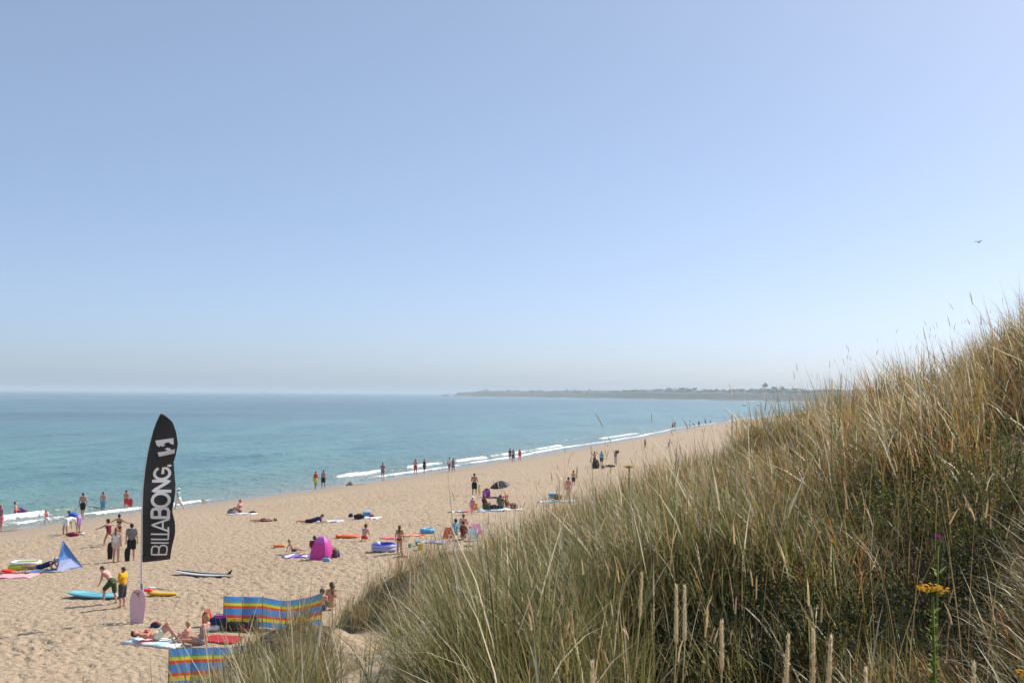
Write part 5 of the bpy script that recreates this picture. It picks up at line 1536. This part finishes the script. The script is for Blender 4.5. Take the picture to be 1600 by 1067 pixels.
def lilo(px, py, w, l, ang, col, label):
    c = at(px, py); t = thing('lilo', c, label, 'lilo', rad(ang))
    m_ = paint('lilo_' + label.split()[0], col, .4)
    for i in range(4): Geo().ell(((i - 1.5) * w / 4, 0, .07), (w / 8 * 1.15, l / 2 * .82, .07), 10, 8, pw=.6).build('air_tube', m_, t)
    Geo().ell((0, l * .44, .085), (w / 2, l * .09, .085), 12, 6, pw=.6).build('pillow', m_, t)
lilo(546, 840, .60, 1.35, 80, (.80, .16, .05), 'orange lilo beside the kneeling boy')
lilo(438, 855, .36, .62, 95, (.80, .22, .05), 'small orange float left of the blond child')

def bucket(px, py, s, col, label):
    c = at(px, py); t = thing('bucket', c, label, 'bucket')
    m_ = paint('bucket_' + label.split()[0], col, .4)
    V, F = [], []; n = 16
    for r_, z in ((.72, 0), (1.0, 1.0), (1.08, 1.0), (1.08, .93), (.94, .93), (.68, .05)):
        V += [(r_ * s * .5 * math.cos(2 * math.pi * k / n), r_ * s * .5 * math.sin(2 * math.pi * k / n), z * s) for k in range(n)]
    for i in range(5):
        for k in range(n): F.append((i * n + k, i * n + (k + 1) % n, (i + 1) * n + (k + 1) % n, (i + 1) * n + k))
    F.append(tuple(5 * n + k for k in range(n)))
    mesh_obj('pail', V, F, m_, t)
    Geo().tube([(s * .5 * math.cos(a), 0, s + s * .45 * math.sin(a)) for a in np.linspace(0, math.pi, 9)], .010, 5).build('handle', WHITE, t)
bucket(657, 860, .30, (.80, .55, .02), 'yellow toy bucket near the paddling pool')
bucket(652, 853, .22, (.06, .30, .60), 'blue toy bucket behind the yellow one')
bucket(640, 856, .18, (.10, .42, .22), 'green toy bucket left of the blue one')

def chair(px, py, rz, fabric, label):
    c = at(px, py); t = thing('beach_chair', c, label, 'chair', rad(rz))
    t.scale = (.82, .82, .82)
    w = .56
    V, F = [], []
    for i in range(5):
        for j in range(7):
            u = i / 4; v = j / 6
            V.append(((u - .5) * w, -.22 + .0 * v - .42 * v, .38 + .62 * v + .03 * math.sin(math.pi * v) - .03 * math.sin(math.pi * u)))
    for i in range(4):
        for j in range(6): F.append((i * 7 + j, (i + 1) * 7 + j, (i + 1) * 7 + j + 1, i * 7 + j + 1))
    mesh_obj('backrest', V, F, fabric, t)
    V, F = [], []
    for i in range(5):
        for j in range(5):
            u = i / 4; v = j / 4
            V.append(((u - .5) * w, -.22 + .46 * v, .38 + .05 * v - .05 * math.sin(math.pi * u) * math.sin(math.pi * v)))
    for i in range(4):
        for j in range(4): F.append((i * 5 + j, (i + 1) * 5 + j, (i + 1) * 5 + j + 1, i * 5 + j + 1))
    mesh_obj('seat', V, F, fabric, t)
    for q in (-1, 1):
        x = q * w / 2
        Geo().tube([(x, .30, -.03), (x, -.30, .42)], .012, 6).build('leg', METAL, t)
        Geo().tube([(x, -.42, -.03), (x, .24, .44)], .012, 6).build('leg', METAL, t)
        Geo().tube([(x, -.20, .36), (x, -.66, 1.02)], .012, 6).build('back_frame', METAL, t)
        Geo().tube([(x, -.38, .60), (x, .18, .60)], .015, 6).build('armrest', METAL, t)
chair(697, 850, 165, pmat('chair_orange', (.72, .15, .06), .8, .2, .25, 9, trans=.2), 'orange fabric folding chair at the edge of the dune grass')
chair(748, 846, 200, pmat('chair_pink', (.66, .26, .42), .8, .2, .35, 6, trans=.2), 'pink fabric folding chair beside the ginger child')
chair(740, 853, 190, pmat('chair_pale', (.45, .52, .55), .8, .2, .35, 8, trans=.2), 'pale grey folding chair low in the dune grass')
t = tag(Geo().ell((0, 0, 0), (.26, .26, .26), 16, 10).build('beach_ball', paint('ball_teal', (.15, .42, .38), .4)), 'teal beach ball resting on the chair group', 'ball'); t.location = at(741, 842) + Vector((0, .3, .26))

# sand heaps the children have left
def mound(px, py, w, h, label, seed):
    c = at(px, py); g_ = np.random.default_rng(seed)
    n, m_ = 20, 7; V, F = [], []
    for i in range(m_):
        r_ = i / (m_ - 1)
        for j in range(n):
            a = 2 * math.pi * j / n
            k = 1 + .25 * math.sin(3 * a + seed) + g_.uniform(-.08, .08)
            V.append((w * r_ * k * math.cos(a), w * .8 * r_ * k * math.sin(a), h * (1 - r_ ** 1.5) * (1 + g_.uniform(-.12, .12)) - .04 * r_))
    for i in range(m_ - 1):
        for j in range(n): F.append((i * n + j, (i + 1) * n + j, (i + 1) * n + (j + 1) % n, i * n + (j + 1) % n))
    o = mesh_obj('sand_mound', V, F, pmat('damp_sand', (.27, .20, .125), .95, .15, .2, 6, bump=.5)); o.location = c
    tag(o, label, 'sand mound')
mound(547, 758, .42, .36, 'small dug sand mound near the waterline pair', 3)
mound(566, 757, .9, .09, 'low spread of dug sand beside the small mound', 8)
mound(318, 784, .5, .2, 'dark dug sand mound near the water behind the flag', 5)
mound(24, 829, .8, .1, 'low ridge of dug sand at the left edge by the swash', 6)

# ================================================================ far things
def leaf_clump(C, R_, n, size, g_, flat=.8):
    d = g_.normal(0, 1, (n, 3)); d /= np.linalg.norm(d, axis=1)[:, None]
    rr = g_.uniform(.55, 1.0, n) ** .6
    lob = 1 + .22 * np.sin(d[:, 0] * 5 + C[0]) * np.cos(d[:, 2] * 4 + C[1])
    Pn = np.array(C) + d * (rr * lob)[:, None] * np.array(R_)
    a = g_.normal(0, 1, (n, 3)); a /= np.linalg.norm(a, axis=1)[:, None]
    b_ = np.cross(a, d); b_ /= np.linalg.norm(b_, axis=1)[:, None] + 1e-9
    s_ = size * g_.uniform(.6, 1.3, n)[:, None]
    V = np.stack([Pn - a * s_ - b_ * s_ * flat, Pn + a * s_ - b_ * s_ * flat, Pn + a * s_ + b_ * s_ * flat, Pn - a * s_ + b_ * s_ * flat], 1).reshape(-1, 3)
    return V, np.arange(n * 4).reshape(-1, 4)
FARLEAF = pmat('far_foliage', (.050, .075, .030), .9, .2, .35, .15)
HXp = project(np.stack([HEAD['X'][:, 9], HEAD['Y'][:, 9], HEAD['Z'][:, 9]], 1))[:, 0]
def head_spot(px, col=9):
    lim = HEAD['Y'][:, col] < 3150
    k = int(np.argmin(np.abs(HXp - px) + np.where(lim, 0, 1e6)))
    return np.array([HEAD['X'][k, col], HEAD['Y'][k, col], HEAD['Z'][k, col]])
gt = np.random.default_rng(77)
for px_, h_, w_, lab in ((1196, 15, 6.5, 'tallest round crowned tree on the far headland'), (1208, 8, 6, 'broad low tree right of the tallest headland tree'), (1223, 9, 5, 'rounded tree on the headland behind the tall grass stalks'),
                         (1086, 9, 5.5, 'dark rounded tree in the middle of the headland ridge'), (1066, 8, 6, 'wide low tree on the headland ridge'), (1075, 6.5, 5, 'small tree between two rounded ones on the headland'),
                         (1046, 6, 5, 'low tree left of the wide one on the headland'), (975, 6, 4, 'small lone tree on the headland left of the wooded part'), (1120, 5.5, 4, 'small tree on the headland above the bay beach'), (1240, 7, 5.5, 'farthest right tree on the headland before the dune')):
    p = head_spot(px_); h_ *= .8; w_ *= .85
    t = thing('tree', p, lab, 'tree', group='trees on the headland')
    Geo().tube([(0, 0, -1), (0, 0, h_ * .35), (.4, 0, h_ * .6)], [.5, .4, .2], 6).build('trunk', pmat('far_bark', (.07, .05, .035), .9), t)
    V, F = [], []; o_ = 0
    for q in range(5):
        cc = (gt.normal(0, w_ * .35), gt.normal(0, w_ * .3), h_ * gt.uniform(.55, .78))
        v, f_ = leaf_clump(cc, (w_ * .5, w_ * .5, h_ * .22), 170, .5, gt); V.append(v); F.append(f_ + o_); o_ += len(v)
    np_mesh('crown', np.concatenate(V), np.concatenate(F), FARLEAF, t, smooth=False)
# hedges and thickets along the ridge read as one mass
V, F = [], []; o_ = 0
for k in range(230):
    px_ = gt.uniform(960, 1330) if k < 190 else gt.uniform(760, 960)
    p = head_spot(px_, int(gt.choice([7, 8, 9, 10]))) + np.array([gt.normal(0, 12), gt.normal(0, 12), 0])
    r_ = gt.uniform(1.4, 3.6)
    v, f_ = leaf_clump(p + (0, 0, r_ * .3), (r_ * 2.2, r_ * 2.2, r_), 46, .7, gt); V.append(v); F.append(f_ + o_); o_ += len(v)
tag(np_mesh('hedgerow_foliage', np.concatenate(V), np.concatenate(F), FARLEAF, smooth=False), 'dark hedges and thickets along the headland ridge', 'hedges', kind='stuff')

def sailboat(px, py, D, H, label):
    d = ray_dir(px, py); k = D / d[1]
    t = thing('sailing_boat', (d[0] * k, D, 0), label, 'boat', .4)
    V = []
    for x, w_, z0 in ((-.32, .05, .02), (-.1, .085, -.01), (.15, .075, -.01), (.36, .005, .03)):
        V += [(x * H, -w_ * H, .075 * H), (x * H, w_ * H, .075 * H), (x * H, 0, z0 * H - .02 * H)]
    F = []
    for i in range(3):
        a = i * 3; F += [(a, a + 3, a + 4, a + 1), (a, a + 2, a + 5, a + 3), (a + 1, a + 4, a + 5, a + 2)]
    F += [(0, 1, 2), (9, 11, 10)]
    mesh_obj('hull', V, F, WHITE, t, smooth=False)
    Geo().tube([(0, 0, 0), (0, 0, H)], .006 * H, 5).build('mast', METAL, t)
    SC = pmat('sailcloth', (.80, .80, .78), .8, .2, trans=.3)
    mesh_obj('mainsail', [(-.01 * H, 0, .97 * H), (-.01 * H, 0, .14 * H), (-.30 * H, .03 * H, .14 * H), (-.12 * H, .03 * H, .5 * H)], [(0, 1, 2, 3)], SC, t)
    mesh_obj('jib', [(.02 * H, 0, .85 * H), (.33 * H, 0, .09 * H), (.04 * H, .03 * H, .14 * H), (.14 * H, .02 * H, .45 * H)], [(0, 3, 1), (0, 2, 3), (3, 2, 1)], SC, t)
sailboat(415, 613.5, 3600, 17, 'tiny white sailing boat on the horizon left of centre')
def small_boat(px, py, L, label):
    c = at(px, py); t = thing('motor_boat', (c.x, c.y, .1), label, 'boat', .2)
    V = []
    for x, w_ in ((-.5, .13), (0, .16), (.3, .12), (.5, .01)): V += [(x * L, -w_ * L, .16 * L), (x * L, w_ * L, .16 * L), (x * L, 0, -.02 * L)]
    F = []
    for i in range(3):
        a = i * 3; F += [(a, a + 3, a + 4, a + 1), (a, a + 2, a + 5, a + 3), (a + 1, a + 4, a + 5, a + 2)]
    F += [(0, 1, 2), (9, 11, 10)]
    mesh_obj('hull', V, F, WHITE, t, smooth=False)
    Geo().ell((-.05 * L, 0, .24 * L), (.2 * L, .1 * L, .1 * L), 8, 6, pw=.5).build('cabin', WHITE, t)
small_boat(1163, 634, 3.8, 'small white boat moored off the far beach, left one of two')
small_boat(1186, 633.5, 3.6, 'small white boat moored off the far beach, right one of two')
d_ = ray_dir(697, 616.5); k_ = 3350 / d_[1]
t = tag(Geo().ell((0, 0, 0), (13, 9, 5), 14, 8, pw=.8).build('islet_rock', pmat('rock', (.12, .10, .08), .9, .2, .3, .3, bump=.6)), 'small dark rock off the tip of the headland', 'rock'); t.location = (d_[0] * k_, 3350, 0)

d_ = ray_dir(1529, 378.5); k_ = 120 / d_[1]
t = thing('gull', tuple(np.array([0, 0, CAM_Z]) + d_ * k_), 'small dark gull flying in the sky above the dune', 'bird', .5)
t.rotation_euler = (0, .25, .5)
GUL = pmat('gull_grey', (.16, .17, .19), .8)
Geo().ell((0, 0, 0), (.20, .06, .06), 10, 6).tube([(.17, 0, .02), (.25, 0, .02)], [.035, .01], 6).tube([(-.17, 0, 0), (-.28, 0, .0)], [.04, .015], 6).build('body', GUL, t)
for q in (-1, 1):
    pts_ = [(.07, q * .04, .03), (-.06, q * .04, .03), (-.05, q * .28, .14), (.08, q * .28, .15), (-.12, q * .55, .08), (-.06, q * .55, .085)]
    V = pts_ + [(x, y, z - .012) for x, y, z in pts_]
    F = [(0, 1, 2, 3), (3, 2, 4, 5), (6, 9, 8, 7), (9, 11, 10, 8), (0, 3, 9, 6), (3, 5, 11, 9), (5, 4, 10, 11), (4, 2, 8, 10), (2, 1, 7, 8), (1, 0, 6, 7)]
    mesh_obj('wing', V, F, GUL, t, smooth=False)
# ================================================================ single plants that stand out in the dune
def stalk_at(px, py, D, lean=0.0):
    """root on the dune at forward distance D below the pixel, and the tip seen at that pixel"""
    d = ray_dir(px, py); k = D / d[1]
    tip = np.array([0, 0, CAM_Z]) + d * k
    root = np.array([tip[0] + lean, tip[1] + .02, 0.0]); root[2] = ground_xy(root[0], root[1])
    return root, tip
SPIKE = pmat('seed_spike', (.84, .72, .50), .8, .2, .15, 40, trans=.5); STALK = pmat('seed_stalk', (.42, .36, .15), .7, .2, .15, 20)
def seed_head(px, py, D, L, label, lean=0.0, wid=None):
    wid = wid or (.0050 if D < 4 else .0050)
    L = L * (1.3 if D < 4 else 1.05)
    root, tip = stalk_at(px, py, D, lean)
    g_ = np.random.default_rng(int(px * 7 + py))
    t = thing('grass_seed_head', root, label, 'seed head', group='tall seed heads of the dune grass')
    ax = tip - root; u = nrm(ax + np.array([0, 0, 1e-6]))
    up = nrm(u * .6 + np.array([0, 0, .4])) if lean else u
    base = ax - u * L
    n = 5
    Geo().tube([base * (i / n) + np.array([.012 * math.sin(i), 0, 0]) * (0 if i in (0, n) else 1) for i in range(n + 1)], [.0026] * n + [.0018], 5).build('stem', STALK, t)
    prof = [(0, .25), (.08, .65), (.22, 1.0), (.36, .84), (.5, .92), (.64, .70), (.78, .62), (.92, .34), (1, .06)]
    g = Geo(); g.tube([base + u * L * z for z, _ in prof], [wid * r_ for _, r_ in prof], 8)
    s1 = nrm(np.cross(u, (0, 1, .1))); s2 = np.cross(u, s1)
    for q in range(420):
        z = g_.uniform(.02, .97); a = g_.uniform(0, 6.28); r_ = wid * np.interp(z, [p_[0] for p_ in prof], [p_[1] for p_ in prof])
        o = math.cos(a) * s1 + math.sin(a) * s2
        b0 = base + u * L * z + o * r_ * .8; e = b0 + (u * .011 + o * .0050) * g_.uniform(.5, 1.5)
        w = np.cross(u, o) * .0009
        g.add([b0 - w, b0 + w, e], [(0, 1, 2)])
    g.build('spike', SPIKE, t, smooth=False)
for a in ((1057, 913, 3.1, .135, 'pale fluffy seed head, left one of the tight pair near the bottom centre'),
          (1070, 914, 3.15, .130, 'pale fluffy seed head, right one of the tight pair near the bottom centre'),
          (1003, 894, 3.6, .12, 'orange tinted seed head left of the tight pair', -.05),
          (1128, 969, 3.0, .11, 'seed head standing right of the tight pair above a dark hollow'),
          (1232, 990, 2.75, .125, 'first of three thick seed heads at the bottom edge, on the left', -.04),
          (1271, 981, 2.9, .125, 'second of three seed heads at the bottom edge, slender middle one'),
          (1299, 992, 2.7, .125, 'third of three thick seed heads at the bottom edge, leaning right', -.05),
          (1353, 1043, 2.6, .12, 'short seed head tip right of the three thick ones at the bottom'),
          (1522, 1034, 2.6, .12, 'seed head tip right of the yellow ragwort at the bottom edge'),
          (926, 1032, 2.8, .12, 'seed head tip at the bottom edge left of the dark shrub'),
          (1144, 645, 6.2, .150, 'leftmost brown seed head of three against the far beach'),
          (1151, 652, 6.3, .145, 'middle brown seed head of three against the far beach'),
          (1160, 651, 6.1, .145, 'rightmost brown seed head of three against the far beach'),
          (1300, 592, 7.5, .17, 'tall seed head rising above the dune skyline against the headland'),
          (1341, 606, 8.5, .17, 'seed head just right of the tall one on the skyline'),
          (1260, 622, 8.2, .15, 'brown seed head below the skyline left of the tall one'),
          (874, 749, 8.0, .17, 'slim seed head in front of the towel by the cool box'),
          (858, 775, 8.2, .16, 'shorter slim seed head left of the cool box'),
          (641, 893, 9.0, .19, 'left one of two slim seed heads on the low dune edge'),
          (653, 896, 9.2, .18, 'right one of two slim seed heads on the low dune edge')):
    seed_head(*a)

GREENS = pmat('ragwort_green', (.19, .24, .04), .6, .3, .25, 30, trans=.25); YEL = pmat('ragwort_yellow', (.85, .46, .01), .6, .3, .12, 60, trans=.2)
def ragwort(px, py, D, label, size=1.0, stem=True):
    root, tip = stalk_at(px, py, D)
    t = thing('ragwort', root, label, 'flower', group='yellow flowers in the dune')
    g_ = np.random.default_rng(int(px))
    ax = tip - root
    Geo().tube([(0, 0, 0), ax * .5 + np.array([.008, 0, 0]), ax], [.006, .005, .0035], 6).build('stem', GREENS, t)
    H_ = np.linalg.norm(ax)
    g = Geo()
    for q in range(int(210 * size)):
        z = g_.uniform(max(0, 1 - .40 / H_), .93) if stem else g_.uniform(.5, .9)
        a = g_.uniform(0, 6.28); ln = g_.uniform(.014, .034) * (1.15 - .4 * z)
        o = np.array([math.cos(a), math.sin(a), g_.uniform(.1, .9)]); o /= np.linalg.norm(o)
        b0 = ax * z; w = nrm(np.cross(o, (0, 0, 1))) * ln * .28
        g.add([b0, b0 + o * ln * .5 + w, b0 + o * ln, b0 + o * ln * .5 - w + np.array([0, 0, .003])], [(0, 1, 2, 3)])
    g.build('leaves', GREENS, t, smooth=False)
    fl = Geo()
    for q in range(int(46 * size) + 8):
        r_ = .036 * size * math.sqrt(g_.uniform(0, 1)) + .001; a = g_.uniform(0, 6.28)
        c = ax + np.array([r_ * math.cos(a), r_ * math.sin(a), g_.uniform(-.006, .008) - r_ * .25])
        fl.tube([ax - np.array([0, 0, .020 * size]), c], [.001, .0008], 3, 1)
        n = 9
        V = [c + np.array([0, 0, .003])]
        tx = g_.normal(0, .3, 2)
        for k in range(n * 2):
            b_ = math.pi * k / n; rr = .0065 if k % 2 == 0 else .0038
            V.append(c + np.array([rr * math.cos(b_), rr * math.sin(b_), rr * (tx[0] * math.cos(b_) + tx[1] * math.sin(b_))]))
        fl.add(V, [(0, k, k % (2 * n) + 1) for k in range(1, 2 * n + 1)])
    fl.build('flower_cluster', [YEL, GREENS], t, smooth=False)
ragwort(1457, 916, 2.9, 'tall yellow ragwort with leafy green stem at the lower right')
ragwort(983, 727, 13.0, 'yellow flower cluster on the dune edge near the walking woman', 1.8)
ragwort(1590, 762, 6.5, 'yellow flower high on the right edge of the dune', .5, False)
ragwort(1592, 1050, 2.8, 'orange yellow flower in the bottom right corner', .3)
ragwort(1300, 846, 6.0, 'small yellow flower above the dark hollow', .12, False)
ragwort(1103, 960, 5.4, 'small yellow flower between the seed heads', .12, False)
ragwort(470, 1032, 17.0, 'single yellow flower by the bare sand patch', 1.6, False)

root, tip = stalk_at(1466, 848, 3.9)
t = thing('thistle', root, 'purple thistle flower above the ragwort', 'flower')
ax = tip - root
Geo().tube([(0, 0, 0), ax * .5 + np.array([-.01, 0, 0]), ax], [.004, .0035, .003], 6).build('stem', GREENS, t)
Geo().ell(ax + np.array([0, 0, .004]), (.009, .009, .012), 10, 8).build('flower_base', GREENS, t)
g = Geo(); g_ = np.random.default_rng(5)
for q in range(90):
    a = g_.uniform(0, 6.28); ph = g_.uniform(0, 1.1)
    o = np.array([math.sin(ph) * math.cos(a), math.sin(ph) * math.sin(a), math.cos(ph)]); w = nrm(np.cross(o, (.3, .2, 1))) * .0016
    b0 = ax + np.array([0, 0, .012]); g.add([b0 - w, b0 + w, b0 + o * .019], [(0, 1, 2)])
g.build('petals', pmat('thistle_purple', (.42, .07, .36), .6, .3, trans=.3), t, smooth=False)
g = Geo()
for q in range(16):
    z = g_.uniform(.45, .93); a = g_.uniform(0, 6.28); ln = g_.uniform(.03, .06)
    o = nrm((math.cos(a), math.sin(a), .5)); w = nrm(np.cross(o, (0, 0, 1))) * ln * .12; b0 = ax * z
    g.add([b0, b0 + o * ln * .5 + w, b0 + o * ln, b0 + o * ln * .5 - w], [(0, 1, 2, 3)])
g.build('leaves', GREENS, t, smooth=False)
